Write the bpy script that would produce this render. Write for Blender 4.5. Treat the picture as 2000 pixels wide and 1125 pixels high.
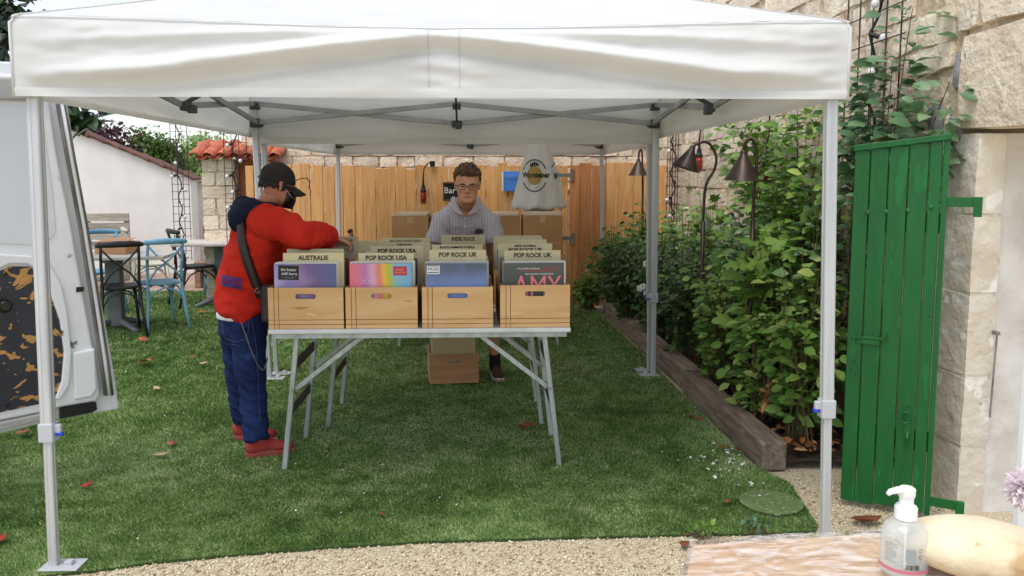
import bpy, bmesh, math, random
import numpy as np
from mathutils import Vector, Matrix, noise
random.seed(7); rng = np.random.default_rng(7)
PI = math.pi; R = math.radians
for o in list(bpy.data.objects): bpy.data.objects.remove(o)
scene = bpy.context.scene
COL = scene.collection

# ---------------------------------------------------------------- camera
F_PX, CAM_H, YAW, PITCH, SHIFT = 1591.0, 1.54, R(2.16), R(6.0), -0.025
cam_d = bpy.data.cameras.new('camera'); cam = bpy.data.objects.new('camera', cam_d); COL.objects.link(cam)
cam.location = (0, 0, CAM_H); cam.rotation_euler = (PI/2 - PITCH, 0, -YAW)
cam_d.sensor_width = 36; cam_d.lens = 36*F_PX/2000; cam_d.shift_y = SHIFT; cam_d.clip_end = 500; cam_d.clip_start = .05
scene.camera = cam

# ---------------------------------------------------------------- daylight: bright overcast
SUN_EL, SUN_AZ = R(66), R(218)        # azimuth: clockwise from +Y, sun stands behind-left of the photographer
world = bpy.data.worlds.new('World'); scene.world = world; world.use_nodes = True
wn, wl = world.node_tree.nodes, world.node_tree.links
wn.clear()
sky = wn.new('ShaderNodeTexSky'); sky.sky_type = 'NISHITA'; sky.sun_disc = False
sky.sun_elevation = SUN_EL; sky.sun_rotation = SUN_AZ; sky.air_density = 1.0; sky.dust_density = 1.2; sky.ozone_density = 1.0
hs = wn.new('ShaderNodeHueSaturation'); hs.inputs['Saturation'].default_value = .5; hs.inputs['Value'].default_value = 1.0
bg = wn.new('ShaderNodeBackground'); bg.inputs['Strength'].default_value = .15
wo = wn.new('ShaderNodeOutputWorld')
wl.new(sky.outputs[0], hs.inputs['Color']); wl.new(hs.outputs[0], bg.inputs['Color']); wl.new(bg.outputs[0], wo.inputs['Surface'])
sun_d = bpy.data.lights.new('sun', 'SUN'); sun = bpy.data.objects.new('sun', sun_d); COL.objects.link(sun)
sun_d.energy = 1.3; sun_d.angle = R(35); sun_d.color = (1, .96, .9)
sdir = Vector((math.sin(SUN_AZ)*math.cos(SUN_EL), math.cos(SUN_AZ)*math.cos(SUN_EL), math.sin(SUN_EL)))
sun.rotation_euler = sdir.to_track_quat('Z', 'Y').to_euler(); sun.location = (0, -5, 12)
scene.view_settings.view_transform = 'Standard'; scene.view_settings.look = 'None'
scene.view_settings.gamma = 1; scene.view_settings.use_curve_mapping = False
scene.view_settings.exposure = .74
scene.cycles.max_bounces = 8; scene.cycles.transparent_max_bounces = 8; scene.cycles.caustics_reflective = False
scene.cycles.caustics_refractive = False; scene.cycles.use_denoising = True

# ---------------------------------------------------------------- measuring helpers
_F = Vector((math.sin(YAW)*math.cos(PITCH), math.cos(YAW)*math.cos(PITCH), -math.sin(PITCH)))
_R = Vector((math.cos(YAW), -math.sin(YAW), 0)); _U = _R.cross(_F); _C = Vector((0, 0, CAM_H))
def ray(px, py): return _F + _R*((px-1000)/F_PX) + _U*((562.5-py+2000*SHIFT)/F_PX)
def at(px, py, Y): d = ray(px, py); return _C + d*(Y/d.y)
def gnd(px, py, z=0.): d = ray(px, py); return _C + d*((z-CAM_H)/d.z)
def onx(px, py, X): d = ray(px, py); return _C + d*(X/d.x)
def V(*a): return Vector(a)

# ---------------------------------------------------------------- objects
def tag(o, label=None, cat=None, group=None, kind=None):
    if label: o['label'] = label
    if cat: o['category'] = cat
    if group: o['group'] = group
    if kind: o['kind'] = kind
    return o
def thing(name, label, cat, loc=(0, 0, 0), rz=0., group=None):
    o = bpy.data.objects.new(name, None); COL.objects.link(o); o.location = loc; o.rotation_euler.z = rz
    o.empty_display_size = .1
    return tag(o, label, cat, group)
def wloc(o):
    p = Vector((0, 0, 0))
    while o is not None: p += o.location; o = o.parent
    return p
def link(name, me, m=None, parent=None, loc=(0, 0, 0), smooth=False):
    if m is not None and not me.materials:
        for x in (m if isinstance(m, (list, tuple)) else [m]): me.materials.append(x)
    if smooth: me.shade_smooth()
    o = bpy.data.objects.new(name, me); COL.objects.link(o); o.location = loc
    if parent: o.parent = parent
    return o
def fast_mesh(name, verts, tris, cols=None):
    """numpy verts (n,3), faces (m,k)"""
    me = bpy.data.meshes.new(name); n = len(verts); m, k = tris.shape
    me.vertices.add(n); me.vertices.foreach_set('co', np.ascontiguousarray(verts, dtype=np.float32).ravel())
    me.loops.add(m*k); me.loops.foreach_set('vertex_index', np.ascontiguousarray(tris, dtype=np.int32).ravel())
    me.polygons.add(m); me.polygons.foreach_set('loop_start', np.arange(0, m*k, k, dtype=np.int32))
    me.polygons.foreach_set('loop_total', np.full(m, k, dtype=np.int32))
    me.update(calc_edges=True)
    if cols is not None:
        a = me.attributes.new('tone', 'FLOAT', 'FACE'); a.data.foreach_set('value', np.ascontiguousarray(cols, dtype=np.float32))
    return me
class MB:
    def __init__(s): s.v = []; s.f = []; s.m = []; s.cur = 0
    def add(s, vs, fs):
        k = len(s.v); s.v += [tuple(x) for x in vs]; s.f += [tuple(i+k for i in f) for f in fs]; s.m += [s.cur]*len(fs); return s
    def box(s, c, d, rot=None):
        c = Vector(c); h = [x/2 for x in d]
        vs = [Vector((x*h[0], y*h[1], z*h[2])) for x in (-1, 1) for y in (-1, 1) for z in (-1, 1)]
        if rot is not None: vs = [rot @ v for v in vs]
        return s.add([c+v for v in vs], [(0, 1, 3, 2), (4, 6, 7, 5), (0, 4, 5, 1), (2, 3, 7, 6), (0, 2, 6, 4), (1, 5, 7, 3)])
    def bar(s, a, b, w, h, up=(0, 0, 1)):
        a, b = Vector(a), Vector(b); t = (b-a).normalized(); up = Vector(up)
        if abs(t.dot(up)) > .98: up = Vector((0, 1, 0))
        x = t.cross(up).normalized(); y = x.cross(t)
        vs = [p + x*(i*w/2) + y*(j*h/2) for p in (a, b) for i, j in ((-1, -1), (1, -1), (1, 1), (-1, 1))]
        return s.add(vs, [(3, 2, 1, 0), (4, 5, 6, 7), (0, 1, 5, 4), (1, 2, 6, 5), (2, 3, 7, 6), (3, 0, 4, 7)])
    def tube(s, pts, r, n=8, closed=False):
        pts = [Vector(p) for p in pts]; N = len(pts); rs = r if isinstance(r, (list, tuple)) else [r]*N
        vs = []; px = None
        for i, p in enumerate(pts):
            t = (pts[(i+1) % N]-pts[i-1]) if closed else (pts[min(i+1, N-1)]-pts[max(i-1, 0)])
            t.normalize()
            if px is None:
                a = Vector((0, 0, 1)) if abs(t.z) < .9 else Vector((1, 0, 0)); px = t.cross(a).normalized()
            px = (px - t*px.dot(t)).normalized(); py = t.cross(px)
            vs += [p + (px*math.cos(2*PI*k/n)+py*math.sin(2*PI*k/n))*rs[i] for k in range(n)]
        fs = []
        for i in range(N if closed else N-1):
            j = (i+1) % N
            fs += [(i*n+k, i*n+(k+1) % n, j*n+(k+1) % n, j*n+k) for k in range(n)]
        if not closed: fs += [tuple(range(n-1, -1, -1)), tuple(range((N-1)*n, N*n))]
        return s.add(vs, fs)
    def lathe(s, prof, n=20, c=(0, 0, 0), axis=None, fn=None):
        """profile [(r,z)] around z at c"""
        c = Vector(c); q = Vector((0, 0, 1)).rotation_difference(Vector(axis)).to_matrix() if axis is not None else Matrix.Identity(3)
        vs = []
        for r, z in prof:
            for k in range(n):
                a = 2*PI*k/n; rr = r*(fn(a, z) if fn else 1); vs.append(c + q @ Vector((rr*math.cos(a), rr*math.sin(a), z)))
        N = len(prof); fs = []
        for i in range(N-1): fs += [(i*n+k, i*n+(k+1) % n, (i+1)*n+(k+1) % n, (i+1)*n+k) for k in range(n)]
        if prof[0][0] > 1e-5: fs.append(tuple(range(n-1, -1, -1)))
        if prof[-1][0] > 1e-5: fs.append(tuple(range((N-1)*n, N*n)))
        return s.add(vs, fs)
    def ell(s, c, r, rot=None, nu=14, nv=9):
        c = Vector(c); vs = []; fs = []
        for i in range(nv+1):
            th = PI*i/nv
            for k in range(nu):
                a = 2*PI*k/nu; v = Vector((r[0]*math.sin(th)*math.cos(a), r[1]*math.sin(th)*math.sin(a), r[2]*math.cos(th)))
                vs.append(c + (rot @ v if rot is not None else v))
        for i in range(nv): fs += [(i*nu+k, (i+1)*nu+k, (i+1)*nu+(k+1) % nu, i*nu+(k+1) % nu) for k in range(nu)]
        return s.add(vs, fs)
    def loft(s, rings, hint=(0, 0, 1), n=16):
        """rings [(p, rx, ry)]: rx along hint x tangent, ry the other way; domed ends"""
        P = [Vector(r[0]) for r in rings]; N = len(P); vs = []; hint = Vector(hint)
        for i in range(N):
            t = (P[min(i+1, N-1)]-P[max(i-1, 0)]).normalized(); x = hint.cross(t)
            if x.length < .05: x = Vector((1, 0, 0)).cross(t)
            x.normalize(); y = t.cross(x)
            vs += [P[i] + x*rings[i][1]*math.cos(2*PI*k/n) + y*rings[i][2]*math.sin(2*PI*k/n) for k in range(n)]
        fs = []
        for i in range(N-1): fs += [(i*n+k, i*n+(k+1) % n, (i+1)*n+(k+1) % n, (i+1)*n+k) for k in range(n)]
        fs += [tuple(range(n-1, -1, -1)), tuple(range((N-1)*n, N*n))]
        return s.add(vs, fs)
    def prism(s, poly, vec):
        """poly: list of 3-D points, extruded by vec"""
        n = len(poly); vec = Vector(vec); vs = [Vector(p) for p in poly]; vs += [p+vec for p in vs]
        return s.add(vs, [tuple(range(n-1, -1, -1)), tuple(range(n, 2*n))] + [(k, (k+1) % n, n+(k+1) % n, n+k) for k in range(n)])
    def grid(s, fn, nu, nv):
        vs = [fn(i/nu, j/nv) for j in range(nv+1) for i in range(nu+1)]
        return s.add(vs, [(j*(nu+1)+i, j*(nu+1)+i+1, (j+1)*(nu+1)+i+1, (j+1)*(nu+1)+i) for j in range(nv) for i in range(nu)])
    def mesh(s, name, off=(0, 0, 0)):
        off = Vector(off); me = bpy.data.meshes.new(name)
        me.from_pydata([(v[0]-off.x, v[1]-off.y, v[2]-off.z) for v in s.v], [], s.f)
        if any(s.m): me.polygons.foreach_set('material_index', s.m)
        bm = bmesh.new(); bm.from_mesh(me); bmesh.ops.recalc_face_normals(bm, faces=bm.faces); bm.to_mesh(me); bm.free()
        me.update(); return me
    def build(s, name, m, parent=None, smooth=False, bevel=0., seg=2, loc=None, local=False, auto=False):
        """world coordinates unless local; parents carry no rotation when world coordinates are used"""
        off = Vector((0, 0, 0)) if local else (wloc(parent) if parent else Vector((0, 0, 0)))
        o0 = Vector(loc) if loc is not None else Vector((0, 0, 0))
        me = s.mesh(name, off + (o0 if not local else Vector((0, 0, 0))))
        o = link(name, me, m, parent, o0, smooth)
        if bevel:
            b = o.modifiers.new('b', 'BEVEL'); b.width = bevel; b.segments = seg; b.limit_method = 'ANGLE'; b.angle_limit = R(35)
        if auto: me.shade_smooth(); me.set_sharp_from_angle(angle=R(auto))
        return o
def copy_tree(o, parent=None):
    c = o.copy(); COL.objects.link(c); c.parent = parent
    for ch in list(o.children): copy_tree(ch, c)
    return c
def remeshed(mb, voxel, it=3, fac=.5):
    o = link('tmp', mb.mesh('tmp')); r = o.modifiers.new('r', 'REMESH'); r.mode = 'VOXEL'; r.voxel_size = voxel; r.use_smooth_shade = True
    if it: sm = o.modifiers.new('s', 'SMOOTH'); sm.iterations = it; sm.factor = fac
    dg = bpy.context.evaluated_depsgraph_get(); me = bpy.data.meshes.new_from_object(o.evaluated_get(dg))
    bpy.data.objects.remove(o); me.materials.clear(); return me
def put(name, me, m, parent, fn=None, off=True):
    """a world-space mesh under a parent; fn(co, normal) -> displacement along the normal"""
    base = wloc(parent) if (parent and off) else Vector((0, 0, 0))
    if fn:
        ns = [v.normal.copy() for v in me.vertices]
        for v, nn in zip(me.vertices, ns): v.co += nn*fn(v.co, nn)
    for v in me.vertices: v.co -= base
    me.update(); return link(name, me, m, parent, smooth=True)
def text_mesh(txt, size=.05, outline=0., depth=.0006, align='CENTER', shear=0., space=1., bold=0.):
    c = bpy.data.curves.new('t', 'FONT'); c.body = txt; c.size = size; c.align_x = align; c.align_y = 'CENTER'; c.resolution_u = 2
    c.shear = shear; c.offset = bold; c.space_character = space
    if outline: c.fill_mode = 'NONE'; c.bevel_depth = outline; c.bevel_resolution = 0
    else: c.extrude = depth
    o = bpy.data.objects.new('t', c); COL.objects.link(o)
    dg = bpy.context.evaluated_depsgraph_get(); me = bpy.data.meshes.new_from_object(o.evaluated_get(dg))
    bpy.data.objects.remove(o); me.materials.clear(); return me
def text(txt, m, parent, loc, rot, size, width=None, **k):
    """lettering as a flat part; loc local to parent, rot euler; fitted to width"""
    me = text_mesh(txt, size, **k)
    if width:
        xs = [v.co.x for v in me.vertices]; w = max(xs)-min(xs)
        for v in me.vertices: v.co.x *= width/w
    o = link('lettering', me, m, parent, loc); o.rotation_euler = rot; return o

# ---------------------------------------------------------------- materials
def lin(c):
    if isinstance(c, (int, float)): c = (c, c, c)
    return tuple(((x/255)/12.92 if x/255 <= .04045 else ((x/255+.055)/1.055)**2.4) for x in c) + (1,)
def mat(name, c1, c2=None, scale=6., st=(1, 1, 1), rough=.6, metal=0., bump=0., bscale=40., bst=None, jit=0., lo=.35, hi=.65, spec=.5,
        coord='Object', detail=5., speck=None, transl=0., alpha=1., transm=0., coat=0., dist=0., bdist=.01, sheen=0., tcol=None):
    """principled: noise mix c1/c2 (sRGB 0-255), optional specks (colour, scale, threshold), noise bump, per-object jitter"""
    m = bpy.data.materials.new(name); m.use_nodes = True; nt = m.node_tree; N, L = nt.nodes, nt.links
    b = N['Principled BSDF']; b.inputs['Roughness'].default_value = rough; b.inputs['Metallic'].default_value = metal
    b.inputs['Specular IOR Level'].default_value = spec; b.inputs['Transmission Weight'].default_value = transm; b.inputs['Coat Weight'].default_value = coat
    if sheen: b.inputs['Sheen Weight'].default_value = sheen
    tc = N.new('ShaderNodeTexCoord'); vec = tc.outputs[coord]; oi = N.new('ShaderNodeObjectInfo')
    if jit:
        ad = N.new('ShaderNodeVectorMath'); ad.operation = 'ADD'; sc = N.new('ShaderNodeVectorMath'); sc.operation = 'SCALE'
        cb = N.new('ShaderNodeCombineXYZ')
        for i in range(3): L.new(oi.outputs['Random'], cb.inputs[i])
        sc.inputs['Scale'].default_value = 37.; L.new(cb.outputs[0], sc.inputs[0]); L.new(vec, ad.inputs[0]); L.new(sc.outputs[0], ad.inputs[1]); vec = ad.outputs[0]
    def nz(scale, st, det=detail):
        mp = N.new('ShaderNodeMapping'); mp.inputs['Scale'].default_value = st; L.new(vec, mp.inputs['Vector'])
        t = N.new('ShaderNodeTexNoise'); t.inputs['Scale'].default_value = scale; t.inputs['Detail'].default_value = det
        t.inputs['Distortion'].default_value = dist; L.new(mp.outputs[0], t.inputs['Vector']); return t.outputs['Fac']
    def ramp(src, lo, hi):
        r = N.new('ShaderNodeMapRange'); r.inputs['From Min'].default_value = lo; r.inputs['From Max'].default_value = hi; L.new(src, r.inputs['Value']); return r.outputs[0]
    def mix(f, a, bb):
        x = N.new('ShaderNodeMix'); x.data_type = 'RGBA'
        if hasattr(f, 'links'): L.new(f, x.inputs[0])
        else: x.inputs[0].default_value = f
        for k, s in ((6, a), (7, bb)):
            if hasattr(s, 'links'): L.new(s, x.inputs[k])
            else: x.inputs[k].default_value = s
        return x.outputs[2]
    col = lin(c1)
    if c2 is not None: col = mix(ramp(nz(scale, st), lo, hi), lin(c1), lin(c2))
    if speck:
        for (sc_, ss, th) in ([speck] if not isinstance(speck, list) else speck): col = mix(ramp(nz(ss, st, 4), th, th+.04), col, lin(sc_))
    if jit:
        h = N.new('ShaderNodeHueSaturation'); r = N.new('ShaderNodeMapRange'); r.inputs['To Min'].default_value = 1-jit; r.inputs['To Max'].default_value = 1+jit
        L.new(oi.outputs['Random'], r.inputs['Value']); L.new(r.outputs[0], h.inputs['Value'])
        if hasattr(col, 'links'): L.new(col, h.inputs['Color'])
        else: h.inputs['Color'].default_value = col
        col = h.outputs[0]
    if hasattr(col, 'links'): L.new(col, b.inputs['Base Color'])
    else: b.inputs['Base Color'].default_value = col
    if bump:
        bp = N.new('ShaderNodeBump'); bp.inputs['Strength'].default_value = bump; bp.inputs['Distance'].default_value = bdist
        L.new(nz(bscale, bst or st, 6), bp.inputs['Height']); L.new(bp.outputs[0], b.inputs['Normal'])
    if alpha < 1: b.inputs['Alpha'].default_value = alpha
    if transl:
        t = N.new('ShaderNodeBsdfTranslucent'); ms = N.new('ShaderNodeMixShader'); ms.inputs[0].default_value = transl
        if tcol: t.inputs['Color'].default_value = lin(tcol)
        elif hasattr(col, 'links'): L.new(col, t.inputs['Color'])
        else: t.inputs['Color'].default_value = col
        L.new(b.outputs[0], ms.inputs[1]); L.new(t.outputs[0], ms.inputs[2]); L.new(ms.outputs[0], N['Material Output'].inputs['Surface'])
    return m
def tone_mat(name, cols, rough=.6, transl=.0, spec=.3, face=True):
    """colour ramp over the per-face tone attribute (each leaf or blade its own tone)"""
    m = bpy.data.materials.new(name); m.use_nodes = True; nt = m.node_tree; N, L = nt.nodes, nt.links; b = N['Principled BSDF']
    b.inputs['Roughness'].default_value = rough; b.inputs['Specular IOR Level'].default_value = spec
    a = N.new('ShaderNodeAttribute'); a.attribute_name = 'tone'; cr = N.new('ShaderNodeValToRGB'); e = cr.color_ramp.elements
    while len(e) < len(cols): e.new(.5)
    for i, c in enumerate(cols): e[i].position = i/(len(cols)-1); e[i].color = lin(c)
    L.new(a.outputs['Fac'], cr.inputs[0]); L.new(cr.outputs[0], b.inputs['Base Color'])
    if transl:
        t = N.new('ShaderNodeBsdfTranslucent'); ms = N.new('ShaderNodeMixShader'); ms.inputs[0].default_value = transl
        L.new(cr.outputs[0], t.inputs['Color']); L.new(b.outputs[0], ms.inputs[1]); L.new(t.outputs[0], ms.inputs[2]); L.new(ms.outputs[0], N['Material Output'].inputs['Surface'])
    return m
def ramp_mat(name, stops, axis=(1, 0, 0), wob=.0, wsc=3., rough=.4, size=(1, 1, 1)):
    """printed sleeve: colours along an axis of the generated box with a little wobble"""
    m = bpy.data.materials.new(name); m.use_nodes = True; nt = m.node_tree; N, L = nt.nodes, nt.links; b = N['Principled BSDF']; b.inputs['Roughness'].default_value = rough
    tc = N.new('ShaderNodeTexCoord'); d = N.new('ShaderNodeVectorMath'); d.operation = 'DOT_PRODUCT'; d.inputs[1].default_value = axis; L.new(tc.outputs['Generated'], d.inputs[0])
    n = N.new('ShaderNodeTexNoise'); n.inputs['Scale'].default_value = wsc; L.new(tc.outputs['Generated'], n.inputs['Vector'])
    ma = N.new('ShaderNodeMath'); ma.operation = 'MULTIPLY_ADD'; ma.inputs[1].default_value = wob; L.new(n.outputs['Fac'], ma.inputs[0]); L.new(d.outputs['Value'], ma.inputs[2])
    sb = N.new('ShaderNodeMath'); sb.operation = 'SUBTRACT'; sb.inputs[1].default_value = wob*.5; L.new(ma.outputs[0], sb.inputs[0])
    cr = N.new('ShaderNodeValToRGB'); e = cr.color_ramp.elements
    while len(e) < len(stops): e.new(.5)
    for i, (p, c) in enumerate(stops): e[i].position = p; e[i].color = lin(c)
    L.new(sb.outputs[0], cr.inputs[0]); L.new(cr.outputs[0], b.inputs['Base Color']); return m

ALU = mat('brushed_aluminium', (196, 198, 200), (170, 172, 176), 3, (8, 8, .6), rough=.42, metal=.55, bump=.05, bscale=60)
STEEL = mat('galvanised_steel', (165, 165, 162), (120, 120, 118), 9, rough=.45, metal=.8)
BLACKM = mat('black_metal', (22, 22, 24), (34, 32, 32), 12, rough=.5, spec=.4)
GREYPL = mat('grey_plastic', (88, 92, 96), rough=.5)
PALEPL = mat('pale_plastic', (186, 188, 194), rough=.4)
BLUEPL = mat('blue_plastic', (30, 70, 190), rough=.4)
# ================================================================ THE SETTING
M_GRAVEL = mat('pale_gravel', (216, 204, 176), (184, 168, 138), 90, rough=.9, bump=.9, bscale=140, speck=[((120, 104, 82), 60, .64), ((232, 226, 208), 75, .6)], coord='Object')
M_TURF = mat('turf_backing', (44, 66, 28), (64, 84, 40), 14, rough=.95, bump=.6, bscale=160)
M_GRASS = tone_mat('turf_blades', [(54, 84, 36), (98, 134, 62), (132, 164, 88), (166, 190, 118), (208, 216, 170)], rough=.6, transl=.18, spec=.3)
M_SOIL = mat('bed_soil', (46, 36, 28), (70, 55, 42), 20, rough=1, bump=1, bscale=60, speck=((96, 70, 46), 30, .62))
M_STONE = mat('limestone', (234, 219, 196), (210, 190, 164), 7, rough=.92, bump=.8, bscale=30, jit=.13, speck=[((166, 142, 116), 22, .68), ((240, 230, 206), 14, .62)], bdist=.02)
M_STONE_B = mat('dressed_limestone', (224, 216, 202), (206, 194, 174), 5, rough=.9, bump=.6, bscale=22, jit=.06, speck=[((178, 164, 146), 13, .67), ((236, 232, 222), 9, .6)], bdist=.02)
M_MORTAR = mat('sandy_mortar', (206, 186, 158), (172, 150, 124), 18, rough=1, bump=1, bscale=50)
M_GREYMORTAR = mat('grey_mortar_patch', (150, 150, 150), (122, 122, 124), 12, rough=.95, bump=.9, bscale=30)
M_PLASTER = mat('white_plaster', (236, 233, 229), (227, 222, 216), 2.2, rough=.92, bump=.25, bscale=30, speck=((216, 209, 201), 1.4, .64))
M_PLASTER_W = mat('reveal_plaster', (226, 222, 216), (204, 196, 186), 5, rough=.9, bump=.5, bscale=24)
M_TILE = mat('terracotta_tile', (200, 112, 80), (166, 88, 62), 9, rough=.85, bump=.4, bscale=40, jit=.16, speck=((226, 150, 112), 14, .62))
M_TILE_OLD = mat('weathered_tile', (118, 78, 62), (84, 58, 50), 9, rough=.9, bump=.4, bscale=40, jit=.2)
M_TILE_PALE = mat('lichen_tile', (176, 150, 128), (150, 120, 98), 9, rough=.9, jit=.15)
M_FENCE = mat('new_pine_board', (226, 174, 112), (212, 150, 88), 3.2, (9, 9, .7), rough=.65, bump=.25, bscale=16, jit=.1, dist=.8, speck=[((160, 108, 66), 5.5, .71), ((226, 184, 132), 4, .6)])
M_FENCE2 = mat('gate_pine_board', (200, 138, 82), (174, 110, 62), 3.2, (9, 9, .7), rough=.65, bump=.25, bscale=16, jit=.12, dist=.8, speck=[((126, 70, 36), 5.5, .7)])
M_SLEEPER = mat('weathered_timber', (150, 134, 116), (112, 96, 82), 4, (7, .8, 7), rough=.9, bump=.9, bscale=14, jit=.1, speck=((160, 146, 130), 6, .62))
M_PAVE = mat('terrace_brick', (170, 146, 130), (146, 120, 104), 3, rough=.9, bump=.4)

def obj_s(o): o['kind'] = 'structure'; return o
# gravel ground sheet reaching far out
def gfn(u, v): return (-60+120*u, -20+120*v, 0)
obj_s(MB().grid(gfn, 24, 24).build('gravel_ground', M_GRAVEL))
# lawn outline (artificial turf), front edge slightly wavy
front = [(-60, 1152), (100, 1128), (190, 1119), (300, 1103), (460, 1088), (640, 1074), (820, 1063), (1000, 1058), (1180, 1053), (1340, 1049), (1480, 1047), (1592, 1043)]
LAWN_F = [gnd(*p) for p in front]
edge_r = [gnd(1597, 1030), gnd(1570, 990), gnd(1541, 947)]
BX = 1.44                                          # the bed edging runs along here
LAWN = [(-7.5, LAWN_F[0].y)] + [(p.x, p.y) for p in LAWN_F] + [(p.x, p.y) for p in edge_r] + [(BX, 4.15), (BX-.05, 7), (BX-.12, 9.62), (-2.95, 9.62), (-2.95, 11.0), (-7.5, 11.0)]
me = bpy.data.meshes.new('lawn'); me.from_pydata([(x, y, .012) for x, y in LAWN] + [(x, y, -.02) for x, y in LAWN], [], [tuple(range(len(LAWN)))] + [(i, i+len(LAWN), (i+1) % len(LAWN)+len(LAWN), (i+1) % len(LAWN)) for i in range(len(LAWN))])
obj_s(link('lawn', me, M_TURF))
def inside(x, y, poly):
    n = len(poly); r = np.zeros(len(x), bool); j = n-1
    for i in range(n):
        xi, yi = poly[i]; xj, yj = poly[j]
        c = ((yi > y) != (yj > y)) & (x < (xj-xi)*(y-yi)/(yj-yi+1e-12)+xi); r ^= c; j = i
    return r
def vnoise(x, y, f, seed=0.):
    """cheap smooth 2-D noise from a random lattice"""
    g = np.random.default_rng(int(seed*10)+3).random((128, 128)); X = x*f+31.7; Y = y*f+17.3
    xi = np.floor(X).astype(int); yi = np.floor(Y).astype(int); fx = X-xi; fy = Y-yi; fx = fx*fx*(3-2*fx); fy = fy*fy*(3-2*fy)
    a = g[xi % 128, yi % 128]; b = g[(xi+1) % 128, yi % 128]; c = g[xi % 128, (yi+1) % 128]; d = g[(xi+1) % 128, (yi+1) % 128]
    return (a*(1-fx)+b*fx)*(1-fy)+(c*(1-fx)+d*fx)*fy
# turf blades: dense near the camera, sparser far off; the pile lies in swirls as on real artificial turf
NB = 1100000
u = rng.random(NB); Y0, Y1 = 3.0, 11.0
by = 1/(1/Y0 + u*(1/Y1-1/Y0)); half = .66*by+.3
bx = (rng.random(NB)*2-1)*half + .02*by
k = inside(bx, by, LAWN); bx, by = bx[k], by[k]; n = len(bx)
lay = 6.28*vnoise(bx, by, .8, 1)*.55 + 6.28*vnoise(bx, by, 3.2, 2)*.35 + 2.2 + rng.normal(0, 1.1, n)
ln = (.012+.009*rng.random(n))*(.85+.4*vnoise(bx, by, 2.1, 3))*np.clip(by/5, .85, 1.8)
lean = .45+.8*rng.random(n); w = .0021*np.clip(by/3.4, 1, 3.2)*(.7+.6*rng.random(n))
tipx = bx+np.cos(lay)*ln*np.sin(lean); tipy = by+np.sin(lay)*ln*np.sin(lean); tipz = .012+ln*np.cos(lean)
sx, sy = -np.sin(lay)*w, np.cos(lay)*w; a2 = rng.random(n)*PI; sx = np.cos(a2)*w; sy = np.sin(a2)*w
vs = np.empty((n, 3, 3), np.float32)
vs[:, 0] = np.stack([bx-sx, by-sy, np.full(n, .010)], 1); vs[:, 1] = np.stack([bx+sx, by+sy, np.full(n, .010)], 1); vs[:, 2] = np.stack([tipx, tipy, tipz], 1)
tone = .53+.34*(vnoise(bx, by, 1.3, 5)-.5)+.20*(vnoise(bx, by, 4, 8)-.5)+.40*(vnoise(bx, by, 13, 6)-.5)+rng.normal(0, .20, n)
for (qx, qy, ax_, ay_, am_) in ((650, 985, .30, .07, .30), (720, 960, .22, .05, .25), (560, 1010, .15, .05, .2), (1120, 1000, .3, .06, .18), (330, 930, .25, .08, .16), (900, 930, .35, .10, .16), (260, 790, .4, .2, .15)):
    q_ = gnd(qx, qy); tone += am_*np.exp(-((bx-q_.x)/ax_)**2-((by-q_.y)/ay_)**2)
tone += (rng.random(n) < .03)*.5
me = fast_mesh('turf_blades', vs.reshape(-1, 3), np.arange(3*n).reshape(-1, 3), np.clip(tone, 0, 1))
tag(link('turf_blades', me, M_GRASS), 'short green artificial turf pile covering the courtyard', 'grass', kind='stuff')
# loose gravel stones in front and around the shutter
def pebbles(name, poly, num, s0, s1, m, label, cat, z=0.):
    xs = np.array([p[0] for p in poly]); ys = np.array([p[1] for p in poly])
    x = rng.uniform(xs.min(), xs.max(), num); y = rng.uniform(ys.min(), ys.max(), num); k = inside(x, y, poly); x, y = x[k], y[k]; n = len(x)
    base = np.array([(1, 0, 0), (-1, 0, 0), (0, 1, 0), (0, -1, 0), (0, 0, .8), (0, 0, -.5), ], float)
    fs = np.array([(0, 2, 4), (2, 1, 4), (1, 3, 4), (3, 0, 4), (2, 0, 5), (1, 2, 5), (3, 1, 5), (0, 3, 5)])
    s = rng.uniform(s0, s1, n)**1; a = rng.random(n)*6.28; st = rng.uniform(.6, 1.3, (n, 1, 3)); b = base[None]*st*(1+rng.normal(0, .18, (n, 6, 3)))
    c, sn = np.cos(a)[:, None], np.sin(a)[:, None]
    v = np.stack([b[:, :, 0]*c-b[:, :, 1]*sn, b[:, :, 0]*sn+b[:, :, 1]*c, b[:, :, 2]], 2)*s[:, None, None]; v += np.stack([x, y, np.full(n, z)+s*.25], 1)[:, None, :]
    f = (fs[None]+np.arange(n)[:, None, None]*6).reshape(-1, 3)
    me = fast_mesh(name, v.reshape(-1, 3), f, np.repeat(np.clip(rng.normal(.5, .24, n), 0, 1), 8))
    return tag(link(name, me, m), label, cat, kind='stuff')
M_PEB = tone_mat('gravel_grains', [(128, 108, 82), (186, 168, 134), (214, 200, 170), (232, 224, 204)], rough=.9)
gp = [(-2.4, 2.5)] + [(p.x, p.y+.015) for p in LAWN_F[1:]] + [(p.x+.01, p.y) for p in edge_r] + [(1.62, 4.15), (1.72, 4.0), (2.15, 3.75), (2.15, 2.5)]
pebbles('loose_gravel', gp, 46000, .0035, .0085, M_PEB, 'fine pale gravel in front of the turf', 'gravel')
# planting bed
obj_s(MB().grid(lambda u, v: (1.5+.72*u, 4.1+5.6*v, .03+.05*noise.noise(V(u*3, v*20, 1))+.02), 12, 60).build('planting_bed', M_SOIL))
# terrace at the far left
obj_s(MB().box((-7, 13, .0), (8.2, 4.1, .05)).build('terrace', M_PAVE))

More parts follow.
